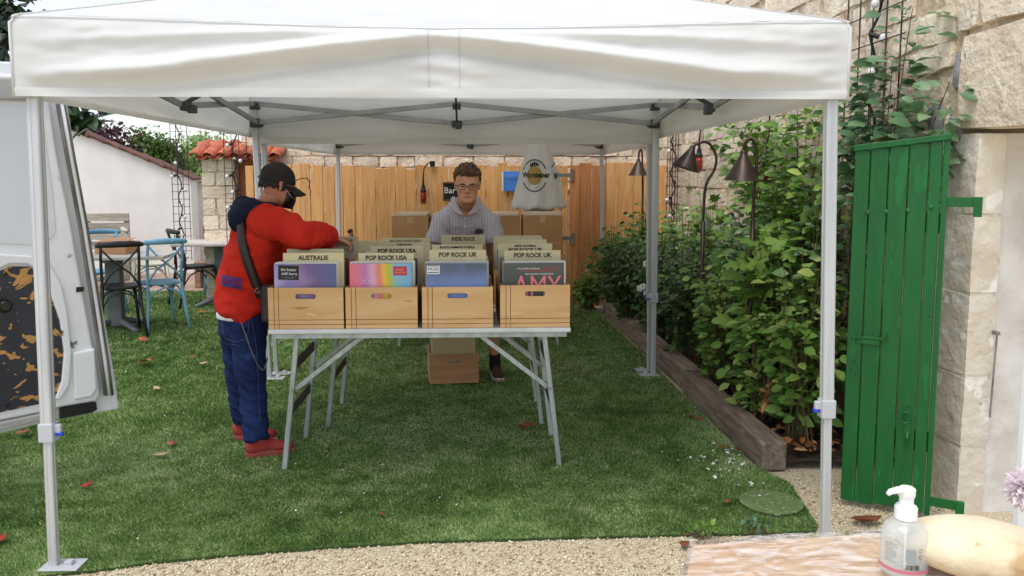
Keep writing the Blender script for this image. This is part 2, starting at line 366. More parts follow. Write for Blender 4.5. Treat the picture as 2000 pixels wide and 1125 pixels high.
# ---------------------------------------------------------------- stones
def stone_mesh(w, h, d, n=1, rnd=.1, amp=.010, seed=0.):
    """w along x, h along z, d along y; unevenly rounded block"""
    bm = bmesh.new(); bmesh.ops.create_cube(bm, size=2.)
    bmesh.ops.subdivide_edges(bm, edges=bm.edges[:], cuts=n, use_grid_fill=True)
    fr = 1/max(.08, min(w, h)); S = Vector((seed*3.1, seed*1.7, seed*2.3))
    for v in bm.verts:
        a = v.co.copy(); m = [abs(x)**3 for x in a]
        f = 1-rnd*(m[0]*m[1]+m[1]*m[2]+m[0]*m[2])/1.6
        p = Vector((a.x*f*w/2, a.y*f*d/2, a.z*f*h/2))
        p += noise.noise_vector(p*fr*.9+S)*amp*1.6 + noise.noise_vector(p*fr*3+S)*amp*.6
        v.co = p
    me = bpy.data.meshes.new('stone'); bm.to_mesh(me); bm.free()
    me.shade_smooth(); me.set_sharp_from_angle(angle=R(42)); return me
def lay_stones(parent, along, z0, z1, face, axis, rowh=(.13, .21), wid=(.18, .46), gap=.006, fine=None, skip=None, m=None, base=(0, 0, 0)):
    """courses of stones; axis 'y': wall runs along y with its face at x=face; 'x': runs along x, face at y=face"""
    z = z0; n = 0
    while z < z1:
        h = random.uniform(*rowh); t = along[0]-(random.uniform(0, .2) if axis == 'x' else 0)
        while t < along[1]:
            w = random.uniform(*wid); c = t+w/2; t += w+gap
            hh = h*random.uniform(.9, 1.02)
            if skip and skip(c, z+h/2, w, h): continue
            d = .16; pr = random.uniform(-.012, .016)
            fn = fine(c, z) if fine else 1
            me = stone_mesh(w, hh, d, fn, random.uniform(.015, .05), .006 if fn < 3 else .009, random.random()*50)
            p = Vector((face+d/2-pr, c, z+h/2)) if axis == 'y' else Vector((c, face+d/2-pr, z+h/2))
            o = link('stone', me, m or M_STONE, parent, p-wloc(parent))
            o.rotation_euler = (random.uniform(-.02, .02), random.uniform(-.02, .02), (PI/2 if axis == 'y' else 0)+random.uniform(-.02, .02)); n += 1
        z += h+gap
    return n
WX = 2.2
sw = thing('stone_wall', 'tall rough limestone wall running along the right behind the plants', 'wall', (WX+.2, 6.5, 0))
MB().box((WX+.250, 6.85, 1.65), (.5, 6.3, 3.3)).build('mortar_core', M_MORTAR, sw)
MB().box((WX+.250, 2.9, 2.55), (.5, 1.55, 1.5)).build('mortar_core', M_MORTAR, sw)
n1 = lay_stones(sw, (3.78, 9.98), .7, 3.2, WX-.01, 'y', rowh=(.13, .205), wid=(.2, .46), fine=lambda c, z: 7 if c < 4.9 else (3 if c < 7 else 1),
                skip=lambda c, z, w, h: (c-w/2 < 3.9 and z < 1.78))
# dressed quoins of the doorway and the big lintel blocks
def quoin(y0, y1, z0, z1, x0=WX-.022, d=.16, n=9, amp=.005, m=None, rnd=.02):
    me = stone_mesh(y1-y0-.004, z1-z0-.004, d, n, rnd, amp, random.random()*40)
    o = link('quoin_stone', me, m or M_STONE_B, sw, Vector((x0+d/2, (y0+y1)/2, (z0+z1)/2))-wloc(sw)); o.rotation_euler.z = PI/2; return o
for (y0, y1, z0, z1) in [(3.52, 3.70, 1.375, 1.735), (3.52, 3.695, 1.02, 1.37), (3.52, 3.88, .64, 1.015), (3.52, 3.87, .315, .635), (3.52, 3.90, -.05, .31)]: quoin(y0, y1, z0, z1, d=.125)
for (y0, y1, z0, z1) in [(2.3, 3.70, 1.745, 2.18), (2.3, 3.56, 2.19, 2.52), (3.57, 3.74, 2.19, 2.5), (2.3, 3.3, 2.53, 3.0), (3.31, 3.76, 2.51, 3.0)]: quoin(y0, y1, z0, z1, x0=WX-.03, d=.2, amp=.008, m=M_STONE, rnd=.025)
for i in range(5): quoin(3.70+.004*i, 3.86, 1.03+i*.14, 1.155+i*.14, x0=WX+.03, d=.12, n=3, m=M_TILE_OLD)
MB().box((WX+.035, 3.70, .86), (.105, .345, 1.74)).build('joint_core', M_STONE_B, sw)
MB().box((WX+.46, 3.62, .86), (.76, .16, 1.74)).build('reveal', M_PLASTER_W, sw)
MB().bar((WX+.10, 3.50, .845), (WX+.09, 3.50, .46), .006, .006).bar((WX+.10, 3.535, .845), (WX+.10, 3.49, .845), .016, .016).build('iron_rod', STEEL, sw)
for (px, py, w, h) in [(1830, 235, .13, .16), (1872, 140, .07, .16), (1862, 255, .12, .12)]:
    p = onx(px, py, WX-.022)
    me = stone_mesh(w, h, .022, 5, .35, .012, px); o = link('mortar_patch', me, M_GREYMORTAR, sw, p-wloc(sw)); o.rotation_euler.z = PI/2

# wall behind the board fence
bw = thing('back_stone_wall', 'pale limestone wall rising behind the board fence', 'wall', (-.3, 10.3, 0))
MB().box((-.3, 10.27, 1.25), (5.2, .3, 2.5)).build('mortar_core', M_MORTAR, bw)
lay_stones(bw, (-2.85, 2.2), 1.36, 2.45, 10.1, 'x', rowh=(.10, .17), wid=(.16, .42))
# stone pillar with a little tiled cap, at the left end of the fence
pl = thing('gate_pillar', 'stone gate pillar with a small terracotta tile roof', 'pillar', (-3.15, 10.1, 0))
MB().box((-3.12, 10.02, .87), (.37, .32, 1.74)).build('mortar_core', M_MORTAR, pl)
z = 0.
for i in range(10):
    h = [.2, .16, .22, .14, .19, .17, .2, .15, .17, .14][i]
    for (x0, x1) in ([(-3.32, -2.93)] if i % 3 == 1 else [(-3.32, -3.16+.03*(i % 2)), (-3.15+.03*(i % 2), -2.93)]):
        me = stone_mesh(x1-x0-.006, h-.006, .16, 2, .04, .007, i*3.3+x0); link('stone', me, M_STONE, pl, Vector(((x0+x1)/2, 9.93, z+h/2))-wloc(pl))
    z += h
MB().box((-2.72, 10.08, 1.2), (.42, .05, 2.4*.48)).build('door_leaf', M_FENCE2, pl)
def half_tile(L, r0, r1, m, name, parent, loc, rot, th=.012, up=True, n=8):
    mb = MB(); vs = []
    for (y, r) in ((0, r0), (L, r1)):
        for k in range(n+1):
            a = PI*k/n; s = 1 if up else -1
            vs += [(r*math.cos(a), y, s*r*.75*math.sin(a)), ((r-th)*math.cos(a), y, s*(r-th)*.75*math.sin(a))]
    fs = []; q = 2*(n+1)
    for k in range(n): i = 2*k; fs += [(i, i+2, q+i+2, q+i), (i+1, q+i+1, q+i+3, i+3), (i, i+1, i+3, i+2), (q+i, q+i+2, q+i+3, q+i+1)]
    mb.add(vs, fs); o = mb.build(name, m, parent, smooth=True, local=True, loc=Vector(loc)-wloc(parent)); o.rotation_euler = rot; return o
for row in range(2):
    for i in range(7):
        x = -3.36+.155*i
        half_tile(.36, .068, .08, M_TILE, 'roof_tile', pl, (x, 9.74+row*.26, 1.775+row*.075), (R(16), 0, random.uniform(-.04, .04)))
        if i < 6: half_tile(.36, .07, .062, M_TILE, 'roof_tile', pl, (x+.078, 9.76+row*.26, 1.785+row*.075), (R(16), 0, 0), up=False)
for i in range(3): half_tile(.4, .1, .085, M_TILE, 'ridge_tile', pl, (-3.46+.36*i, 10.26, 1.90), (0, 0, -PI/2))
# white gable wall and the lower garden wall beyond the seats
gw = thing('gable_wall', 'white rendered gable wall with a sloping tiled edge at far left', 'wall', (-6, 13, 0))
GY = 13.0; a = at(372, 348, GY); b = at(130, 250, GY); sl = (b.z-a.z)/(a.x-b.x)
xL = -9.5; zL = a.z+sl*(a.x-xL)
MB().prism([(xL, GY, -.1), (a.x, GY, -.1), (a.x, GY, a.z), (xL, GY, zL)], (0, .3, 0)).build('rendered_wall', M_PLASTER, gw)
nt = 22
for i in range(nt):
    x = a.x+.06-(a.x-xL)*i/nt; zz = a.z+sl*(a.x+.06-x)+.02
    o = MB().box((0, 0, 0), (.27, .42, .035)).build('verge_tile', M_TILE_OLD, gw, local=True, loc=Vector((x-.1, GY+.13, zz+.06*sl))-wloc(gw), bevel=.008)
    o.rotation_euler = (random.uniform(-.04, .04), math.atan(sl)+R(5), random.uniform(-.03, .03))
gw2 = thing('garden_wall', 'low white garden wall capped with pale wavy tiles', 'wall', (-4.2, 13.6, 0))
b0 = at(366, 350, 13.5); b1 = at(470, 350, 13.5)
MB().box(((b0.x+b1.x)/2, 13.6, .74), (b1.x-b0.x, .2, 1.5)).build('rendered_wall', M_PLASTER, gw2)
for i in range(9): half_tile(.36, .06, .07, M_TILE_PALE, 'coping_tile', gw2, (b0.x+.06+.11*i, 13.42, b0.z-.06), (R(10), 0, 0))

# ---------------------------------------------------------------- board fence and gate
fx0, fx1 = at(482, 400, 9.65).x, at(1108, 400, 9.65).x
fn = thing('board_fence', 'fence of upright new pine boards closing the back of the courtyard', 'fence', ((fx0+fx1)/2, 9.65, 0))
x = fx0; i = 0
while x < fx1-.05:
    w = random.choice([.095, .115, .14, .15, .12]); h = 1.665+random.uniform(-.03, .03)+.02*math.sin(i*.35)
    w = min(w, fx1-x)
    o = MB().box((0, 0, h/2), (w-.005, .024, h)).build('board', M_FENCE, fn, local=True, loc=Vector((x+w/2, 9.65+random.uniform(-.006, .006), 0))-wloc(fn), bevel=.003, seg=1)
    o.rotation_euler.y = random.uniform(-.004, .004); x += w; i += 1
for z in (.35, 1.35): MB().box(((fx0+fx1)/2, 9.70, z), (fx1-fx0, .05, .09)).build('rail', M_FENCE, fn)
gx0, gx1 = at(1112, 400, 9.63).x, at(1300, 400, 9.63).x
gt = thing('board_gate', 'pine board gate with steel strap hinges beside the plants', 'gate', ((gx0+gx1)/2, 9.63, 0))
x = gx0; i = 0
while x < gx1-.05:
    w = [.13, .19, .21, .17, .22, .15, .2][i % 7]*.82; w = min(w, gx1-x); h = 1.69+random.uniform(-.02, .025)
    MB().box((0, 0, h/2), (w-.007, .028, h)).build('board', M_FENCE2 if i < 3 else M_FENCE, gt, local=True, loc=Vector((x+w/2, 9.62+random.uniform(-.006, .006), 0))-wloc(gt), bevel=.003, seg=1)
    x += w; i += 1
for py in (342, 465, 590):
    p = at(1118, py, 9.59)
    MB().box(p, (.035, .014, .14)).box(p+V(-.10, .003, 0), (.17, .008, .045)).build('strap_hinge', STEEL, gt, bevel=.003)
# timber edging of the bed
for i, (y0, y1, dx) in enumerate([(4.07, 5.62, 0), (5.68, 7.15, -.015), (7.2, 8.9, -.05)]):
    me = stone_mesh(1, 1, 1, 1, 0, 0)
    mb = MB().grid(lambda u, v: (0, 0, 0), 1, 1); L = y1-y0; mb = MB()
    sg = 10; ring = [(-.5, -.5), (.5, -.5), (.5, .5), (-.5, .5)]
    for s in range(sg+1):
        t = s/sg
        for (a_, b_) in ring: mb.v.append((a_*.14+.006*noise.noise(V(t*4, a_*9, i)), (t-.5)*L+.008*noise.noise(V(a_*5, b_*7, t*90+i)), b_*.15+.006*noise.noise(V(t*5, b_*7, i+9))))
    for s in range(sg):
        for k in range(4): mb.f.append((s*4+k, s*4+(k+1) % 4, s*4+4+(k+1) % 4, s*4+4+k)); mb.m.append(0)
    mb.f += [(3, 2, 1, 0), tuple(sg*4+k for k in range(4))]; mb.m += [0, 0]
    o = mb.build('timber_sleeper', M_SLEEPER, None, loc=(BX+.07+dx, (y0+y1)/2, .075+.01), local=True, bevel=.01); o.rotation_euler.z = [.02, .035, .03][i]
    tag(o, ['grey weathered timber sleeper nearest the camera, with its cut end showing', 'middle timber sleeper along the planting bed beside the tent leg', 'farthest timber sleeper along the bed towards the board gate'][i], 'timber', 'sleepers edging the planting bed')
# ================================================================ TENTS
M_CANVAS = mat('white_canvas', (238, 238, 236), (232, 232, 231), 4, rough=.75, bump=.06, bscale=400, transl=.31, spec=.2, tcol=(236, 235, 228))
M_SEAM = mat('seam_thread', (196, 197, 200), rough=.8)
M_LEG = mat('tent_leg_aluminium', (204, 207, 208), (188, 191, 193), 4, (6, 6, .5), rough=.45, metal=.35, bump=.04, bscale=50)
M_BARGREY = mat('truss_aluminium', (172, 176, 178), (150, 152, 154), 6, rough=.5, metal=.4)
M_HUB = mat('dark_nylon_hub', (62, 66, 68), rough=.5)
def leg_section(mb, a, b, w):
    """square profile with rounded fluted corners"""
    a, b = Vector(a), Vector(b); t = (b-a).normalized(); x = Vector((0, 1, 0)).cross(t).normalized(); y = t.cross(x)
    pr = []
    for q in range(4):
        ca, sa = math.cos(q*PI/2), math.sin(q*PI/2)
        for (i, j) in ((.5, -.34), (.5, -.12), (.46, -.09), (.46, .09), (.5, .12), (.5, .34), (.44, .44)): pr.append((i*ca-j*sa, i*sa+j*ca))
    n = len(pr); vs = [p+x*(i*w)+y*(j*w) for p in (a, b) for i, j in pr]
    mb.add(vs, [(k, (k+1) % n, n+(k+1) % n, n+k) for k in range(n)] + [tuple(range(n-1, -1, -1)), tuple(range(n, 2*n))])
def bump1(x, c, w): return math.exp(-((x-c)/w)**2)
def make_tent(name, label, tops, feet, zb, zt, peak, lw=.046, front_folds=True, clamp_y=None, sub=1, band=True):
    """tops: FL FR RR RL corners at the valance foot (x,y); feet likewise on the ground"""
    cx = sum(p[0] for p in tops)/4; cy = sum(p[1] for p in tops)/4
    T = thing(name, label, 'tent', (cx, cy, 0))
    C = [Vector((p[0], p[1], 0)) for p in tops]; out = .05
    O = []                                                    # canvas corners sit a little outside the legs
    for p in C: d = (p-V(cx, cy, 0)); O.append(p+V(math.copysign(out, d.x), math.copysign(out, d.y), 0))
    side_names = ('front', 'right', 'back', 'left'); nrm = (V(0, -1, 0), V(1, 0, 0), V(0, 1, 0), V(-1, 0, 0))
    for s in range(4):
        a, b = O[s], O[(s+1) % 4]; N = nrm[s]; ff = front_folds and s == 0
        def fn(u, v, a=a, b=b, N=N, ff=ff, s=s):
            p = a.lerp(b, u); cu = min(u, 1-u)*2
            z = zb+(zt-zb)*v
            sag = -.035*math.sin(PI*u)**2 if ff else -.012*math.sin(PI*u)          # the eave sags between the legs
            if v > .5: z += sag*(v-.5)*2
            d = .006*noise.noise(V(u*14+s*7, v*5, .3))+.004*noise.noise(V(u*40, v*9+s, 4))
            if ff:
                q = u*2 if u < .5 else (1-u)*2                     # 0 at corner, 1 at the middle
                r1 = .20+.1*q+.68*max(0, q-.30)**1.1; r2 = .62+.30*q          # two drag folds rising towards the centre seam
                am = min(1, q*3.2)*(1-.5*bump1(q, 1, .07))
                d += am*(.060*bump1(v, r1+.09, .13) - .044*bump1(v, r1-.09, .10)) + .030*bump1(v, r2+.04, .07)*math.sin(PI*q)**.8*(.6+.5*noise.noise(V(u*9, 2, 2)))
                d -= .010*bump1(u, .5, .03)*v + .003*bump1(q, 1.0, .1)*math.sin(v*30+u*60)
                d += .0025*noise.noise(V(u*22, v*9-u*14, 8))
            else: d += .012*math.sin(u*19+s*2)*v*(1-v)*2
            edge = min(1, cu*14); d = max(-.034, d*min(1, edge+.25))
            rc = .05                                               # rounded canvas shoulder
            if v > .82: d -= ((v-.82)/.18)**2*.018
            return p+N*d+V(0, 0, z)
        mb = MB().grid(fn, 180 if ff else 60, 40 if ff else 16)
        o = mb.build('valance', M_CANVAS, T, smooth=True)
        # hem stitched along the foot
        def hem(u, v, fn=fn, N=N): p = fn(u, v*.11); return p+N*(.0035 if v > .02 else .001)
        MB().grid(hem, 90 if ff else 30, 2).build('hem', M_CANVAS, o, smooth=True)
        # piped seams
        MB().tube([fn(k/80, .97)+N*.004 for k in range(81)], .0016, 5).build('seam', M_SEAM, o, smooth=True)
        if ff and band:
            for uu in (.488, .525): MB().tube([fn(uu+.0, v/30)+N*.003 for v in range(4, 30)], .0011, 5).build('seam', M_SEAM, o, smooth=True)
    # roof: four slopes to the peak, slightly hollow
    P = V(cx, cy, peak)
    for s in range(4):
        a, b = O[s], O[(s+1) % 4]; ff = front_folds and s == 0; N = nrm[s]
        def rf(u, v, a=a, b=b, ff=ff, N=N):
            e = a.lerp(b, u); sag = -.035*math.sin(PI*u)**2 if ff else -.012*math.sin(PI*u)
            e = V(e.x, e.y, zt+sag)-N*.018*1
            q = e.lerp(P, v); q.z -= .10*math.sin(PI*v)*(.4+.6*math.sin(PI*u)) ; return q
        MB().grid(rf, 30, 14).build('roof_panel', M_CANVAS, T, smooth=True)
    # corner piping
    for s in range(4):
        d = (O[s]-V(cx, cy, 0)); q = O[s]
        MB().tube([V(q.x, q.y, zb-.004), V(q.x, q.y, zb+(zt-zb)*.5), V(q.x*1, q.y, zt-.03), V(q.x-math.copysign(.03, d.x), q.y-math.copysign(.03, d.y), zt+.006)], .006, 6).build('corner_piping', M_CANVAS, T, smooth=True)
    # legs
    zl, zh = zb+.10, zt-.05
    for s in range(4):
        f = V(feet[s][0], feet[s][1], 0); t = V(C[s].x, C[s].y, zh); inw = V(-math.copysign(1, C[s].x-cx), 0, 0); inw2 = V(inw.x*.012, -math.copysign(.012, C[s].y-cy), 0)
        cz = (clamp_y or (.62, .62, .62, .62))[s]; k = (cz)/zh; mid = f.lerp(t, k)
        mb = MB(); leg_section(mb, mid-(t-f)*.01, t, lw); L = mb.build('leg', M_LEG, T)
        mb = MB(); leg_section(mb, f+V(0, 0, .004), mid, lw*.76); mb.build('inner_leg', M_LEG, L)
        MB().box(mid+V(0, 0, .0), (lw*1.22, lw*1.22, .075)).box(mid+inw*lw*.75+V(0, 0, .012), (.03, .022, .035)).build('clamp', PALEPL, L, bevel=.005)
        MB().box(mid+inw*(lw*.95)+V(0, -.004, -.008), (.026, .016, .014)).build('release_tab', BLUEPL, L, bevel=.003)
        MB().box(f+inw*.035+V(0, 0, .020), (.15, .10, .006)).box(f+inw*.06+V(0, 0, .03), (.03, .03, .02)).build('foot_plate', PALEPL, L, bevel=.004)
        MB().box(V(C[s].x, C[s].y, zl)+inw2, (lw*1.5, lw*1.5, .065)).box(V(C[s].x, C[s].y, zl)+inw*.04, (.05, .03, .05)).build('slider', M_HUB, L, bevel=.006)
        MB().box(V(C[s].x, C[s].y, zh-.02)+inw2, (lw*1.4, lw*1.4, .05)).build('top_bracket', M_HUB, L, bevel=.006)
    # scissor trusses on the four sides, two crosses each
    for s in range(4):
        a, b = C[s], C[(s+1) % 4]; m = (a+b)/2; N = nrm[s]
        mi = m-N*.03; hub = MB().box(mi+V(0, 0, zl-.005), (.075, .05, .05) if s % 2 == 0 else (.05, .075, .05)).box(mi-N*.02+V(.012, 0, zl-.02), (.045, .05, .045)).build('truss_hub', M_HUB, T, bevel=.006)
        MB().box(mi+V(0, 0, zh-.02), (.06, .05, .045)).build('truss_hub', M_HUB, T, bevel=.006)
        for e in (a, b):
            for (z0, z1, off) in ((zh, zl, -.012), (zl, zh, -.030)):
                br = MB().bar(V(e.x, e.y, z0)+N*off, V(m.x, m.y, z1)+N*off, .018, .036).build('truss_bar', M_BARGREY, T, bevel=.003, seg=1)
            q = (V(e.x, e.y, 0)+m)/2; q.z = (zh+zl)/2
            MB().lathe([(.013, -.024), (.013, .024)], 10, q, axis=N).build('pivot_bolt', M_HUB, br, smooth=False)
        # strut from the mid hub towards the mast
        c2 = V(cx, cy, zh+.25)
        MB().bar(m+V(0, 0, zl), V(m.x, m.y, zh+.02).lerp(c2, .3), .014, .022).build('mast_strut', M_HUB, T)
    MB().tube([V(cx, cy, zh+.2), V(cx, cy, peak-.02)], .018, 10).build('mast', M_BARGREY, T)
    return T
YF, YR = 3.13, 6.13
def xy(px, py, Y): p = at(px, py, Y); return (p.x, p.y)
tF = [xy(70, 196, YF), xy(1619, 194, YF), xy(1281, 245, YR), xy(497, 250, YR)]
fF = [xy(107, 1122, YF), xy(1610, 1100, YF), xy(1276, 728, YR), xy(527, 735, YR)]
make_tent('canopy_tent', 'white pop-up canopy tent in front, over the record tables', tF, fF, 1.832, 2.125, 2.80, clamp_y=(.56, .62, .62, .62))
YF2, YR2 = 6.28, 9.15
tS = [xy(513, 262, YF2), xy(1268, 258, YF2), xy(1174, 290, YR2), xy(660, 290, YR2)]
fS = [xy(540, 712, YF2), xy(1268, 715, YF2), xy(1178, 612, YR2), xy(664, 612, YR2)]
make_tent('canopy_tent', 'second white canopy tent farther back, over the seller and boxes', tS, fS, 1.785, 2.07, 2.7, lw=.042, front_folds=False)
# ================================================================ RECORD STALL
M_TABLETOP = mat('white_table_laminate', (222, 224, 224), (206, 208, 208), 8, rough=.5, speck=((176, 176, 174), 16, .68))
M_TABLELEG = mat('worn_grey_steel', (190, 196, 192), (160, 168, 166), 8, (3, 3, .6), rough=.5, metal=.4, speck=((150, 120, 96), 20, .7))
M_RAILDK = mat('dark_cross_rail', (92, 88, 80), (74, 70, 64), 10, rough=.6, metal=.3)
M_CRATE = mat('pale_plywood', (226, 184, 130), (214, 166, 110), 2.2, (1, 1, 7), rough=.55, bump=.12, bscale=20, jit=.05, dist=.6, speck=[((186, 130, 76), 3, .66), ((150, 104, 64), 14, .72), ((232, 190, 136), 5, .66)])
M_CRATE_IN = mat('crate_side_ply', (176, 128, 80), (150, 104, 62), 3, (1, 1, 6), rough=.7, jit=.06)
M_CRATE_DK = mat('brown_crate', (196, 146, 104), (176, 124, 84), 3, (1, 1, 6), rough=.6, bump=.1)
M_DIV = mat('ivory_divider', (216, 204, 166), (202, 190, 152), 5, rough=.6, jit=.04)
M_INK = mat('black_print', (28, 26, 24), rough=.6)
M_CARD = mat('brown_cardboard', (196, 148, 102), (182, 134, 90), 3, rough=.8, jit=.05)
M_CARD_L = mat('cardboard_flap', (226, 206, 184), (212, 190, 166), 4, rough=.8)
M_TAPE = mat('parcel_tape', (206, 168, 122), rough=.3)
M_WHITE = mat('white_print', (236, 236, 234), rough=.5)
M_YELTX = mat('yellow_print', (238, 190, 60), rough=.5)
M_PINKTX = mat('pink_print', (226, 120, 126), rough=.5)
M_REDTX = mat('red_print', (206, 74, 70), rough=.5)
TZ = .765
def folding_table(label, x0, x1, y0, y1, z=TZ, splay=.085):
    cx, cy = (x0+x1)/2, (y0+y1)/2
    T = thing('folding_table', label, 'table', (cx, cy, 0), group='white folding tables of the stall')
    MB().box((cx, cy, z-.012), (x1-x0, y1-y0, .024)).build('table_top', M_TABLETOP, T, bevel=.006)
    MB().box((cx, y0+.03, z-.035), (x1-x0-.04, .02, .03)).build('apron', M_TABLELEG, T)
    MB().box((cx, y1-.03, z-.035), (x1-x0-.04, .02, .03)).build('apron', M_TABLELEG, T)
    for s in (-1, 1):
        ex = x0 if s < 0 else x1
        tx, fx = ex-s*.135, ex-s*.135+s*splay
        ys = (y0+.06, y1-.08); L = {}
        for y in ys:
            L[y] = MB().bar((tx, y, z-.026), (fx, y, .012), .026, .026).build('leg', M_TABLELEG, T, bevel=.004)
            def on(t, y=y): return V(tx+(fx-tx)*t, y, (z-.026)*(1-t)+.012*t)
            MB().bar(on(.42)+V(-s*.012, .018, 0), V(tx-s*.36, y+.018, z-.03), .008, .024).build('brace', M_TABLELEG, T, bevel=.002)
            MB().lathe([(.009, -.02), (.009, .03)], 8, on(.42)+V(-s*.006, .0, 0), axis=(0, 1, 0)).build('bolt', STEEL, L[y])
        for t in (.24, .58):
            a = V(tx+(fx-tx)*t, ys[0]+.013, (z-.026)*(1-t)+.012*t)
            MB().bar(a, a+V(0, ys[1]-ys[0]-.026, 0), .006, .055).build('cross_rail', M_RAILDK, T)
    return T
xa, xb = at(523, 645, 4.13).x, at(1115, 645, 4.13).x
folding_table('white folding table in front, bearing four open record crates', xa, xb, 4.13, 4.78)
folding_table('white folding table directly behind the front one, with the second crate row', xa+.09, xb-.04, 4.86, 5.50)

def slot_plate(mb, x0, x1, z0, z1, y0, y1, sx0, sx1, sz0, sz1):
    """board with a rounded hand hole"""
    r = (sz1-sz0)/2; cz = (sz0+sz1)/2; hole = []; outer = []
    n = 8
    for k in range(n+1): a = PI/2+PI*k/n; hole.append((sx0+r+r*math.cos(a), cz+r*math.sin(a)))
    for k in range(n+1): a = -PI/2+PI*k/n; hole.append((sx1-r+r*math.cos(a), cz+r*math.sin(a)))
    cx = (sx0+sx1)/2
    for (hx, hz) in hole:
        dx, dz = hx-cx, hz-cz; t = min(((x1 if dx > 0 else x0)-cx)/dx if abs(dx) > 1e-6 else 1e9, ((z1 if dz > 0 else z0)-cz)/dz if abs(dz) > 1e-6 else 1e9)
        outer.append((cx+dx*t, cz+dz*t))
    # make sure the four corners are in the outer ring
    for (qx, qz) in ((x0, z0), (x0, z1), (x1, z0), (x1, z1)):
        i = min(range(len(outer)), key=lambda i: (outer[i][0]-qx)**2+(outer[i][1]-qz)**2); outer[i] = (qx, qz)
    N = len(hole); vs = []
    for y in (y0, y1):
        vs += [(h[0], y, h[1]) for h in hole] + [(o[0], y, o[1]) for o in outer]
    fs = []
    for k in range(N):
        j = (k+1) % N
        fs += [(k, j, N+j, N+k), (2*N+k, 3*N+k, 3*N+j, 2*N+j), (k, 2*N+k, 2*N+j, j), (N+k, N+j, 3*N+j, 3*N+k)]
    mb.add(vs, fs)
def make_crate(label, x, y, z, w, d, h, rz=0., m=M_CRATE, group='wooden record crates', grooves=True):
    """x,y = middle of the front edge"""
    C = thing('record_crate', label, 'crate', (x, y, z), rz, group)
    g = .0035; t = .012; B = dict(local=True)
    cs = [-w/2, -w/2+.030, -w/2+.053, w/2] if grooves else [-w/2, w/2]
    rs = [0, .022, .046, h] if grooves else [0, h]
    F = MB()
    for i in range(len(cs)-1):
        for j in range(len(rs)-1):
            a0, a1 = cs[i]+(g/2 if i else 0), cs[i+1]-(g/2 if i < len(cs)-2 else 0)
            b0, b1 = rs[j]+(g/2 if j else 0), rs[j+1]-(g/2 if j < len(rs)-2 else 0)
            if i == len(cs)-2 and j == len(rs)-2: slot_plate(F, a0, a1, b0, b1, 0, .006, -.052, .052, h-.058, h-.032)
            else: F.box(((a0+a1)/2, .003, (b0+b1)/2), (a1-a0, .006, b1-b0))
    fp = F.build('front_panel', m, C, **B)
    Q = MB(); slot_plate(Q, -w/2+.002, w/2-.002, .002, h-.002, .0065, t, -.053, .053, h-.059, h-.031); Q.build('panel_backing', M_CRATE_IN, fp, **B)
    for s in (-1, 1):
        MB().prism([(s*(w/2-.001), t+.001, 0), (s*(w/2-.001), d-t-.001, 0), (s*(w/2-.001), d-t-.001, h), (s*(w/2-.001), d*.72, h), (s*(w/2-.001), d*.6, h-.05), (s*(w/2-.001), d*.3, h-.05), (s*(w/2-.001), d*.16, h), (s*(w/2-.001), t+.001, h)], (-s*.010, 0, 0)).build('side_panel', M_CRATE_IN if m is M_CRATE else m, C, **B)
    MB().box((0, d-t/2, h/2), (w-.002, t, h)).build('back_panel', M_CRATE_IN if m is M_CRATE else m, C, **B)
    MB().box((0, d/2, .008), (w-.026, d-2*t-.004, .010)).build('bottom', M_CRATE_IN, C, **B)
    return C
SLV = [mat('sleeve_%d' % i, c, rough=.5) for i, c in enumerate([(236, 234, 226), (222, 216, 200), (60, 60, 66), (150, 60, 50), (70, 96, 130), (190, 170, 130), (40, 42, 46), (120, 130, 110), (210, 150, 90), (180, 182, 188), (238, 236, 230), (228, 224, 214)])]
LPm = MB().box((0, 0, .1575), (.315, .005, .315)).mesh('record_sleeve')
def record(x, y, z, rz, m, label, group, tilt=0.):
    me = LPm.copy(); o = link('record_sleeve', me, m); o.location = (x, y, z); o.rotation_euler = (tilt, 0, rz)
    return tag(o, label, 'record', group)
def divider(x, y, z, rz, label, w=.305, h=.36, m=None, lines=(), size=.03, outline=.0009, tilt=0.):
    o = MB().box((0, 0, h/2), (w, .004, h)).build('record_divider', m or M_DIV, None, local=True, loc=(x, y, z), bevel=.0015, seg=1)
    o.rotation_euler = (tilt, 0, rz); tag(o, label, 'divider')
    for (tx, dz, sz, wd, ol, ink, *xo) in lines: text(tx, ink, o, (xo[0] if xo else 0, -.0032, h-dz), (PI/2, 0, 0), sz, wd, outline=ol)
    return o
OL = .0011
# crate rows: (label, px left, px right, front Y, z, cover, fill)
CR1 = [(525, 672, 'first'), (676, 816, 'second'), (825, 963, 'third'), (977, 1113, 'fourth')]
CRL = ['pale plywood record crate at the left end of the front table', 'pale plywood record crate with the rainbow sleeve, second from left in front',
       'pale plywood record crate with the blue sleeve, third from left in front', 'pale plywood record crate at the right end of the front table']
CV = [ramp_mat('violet_haze_print', [(0, (196, 176, 216)), (.3, (134, 126, 184)), (.55, (150, 124, 172)), (.7, (116, 92, 140)), (1, (92, 96, 146))], (1, 0, .18), .55, 2.2),
      ramp_mat('rainbow_print', [(0, (236, 112, 112)), (.18, (226, 120, 150)), (.3, (190, 120, 176)), (.42, (226, 170, 196)), (.52, (232, 130, 110)), (.6, (240, 190, 70)), (.68, (190, 196, 40)), (.8, (130, 190, 200)), (1, (120, 180, 214))], (1, 0, .05), .06, 3),
      ramp_mat('blue_sky_print', [(0, (96, 120, 190)), (.55, (120, 146, 206)), (.8, (104, 124, 168)), (1, (86, 96, 116))], (0, 0, 1), .4, 3),
      ramp_mat('charcoal_print', [(0, (62, 66, 62)), (.5, (52, 56, 56)), (1, (84, 86, 82))], (0, 0, 1), .5, 3)]
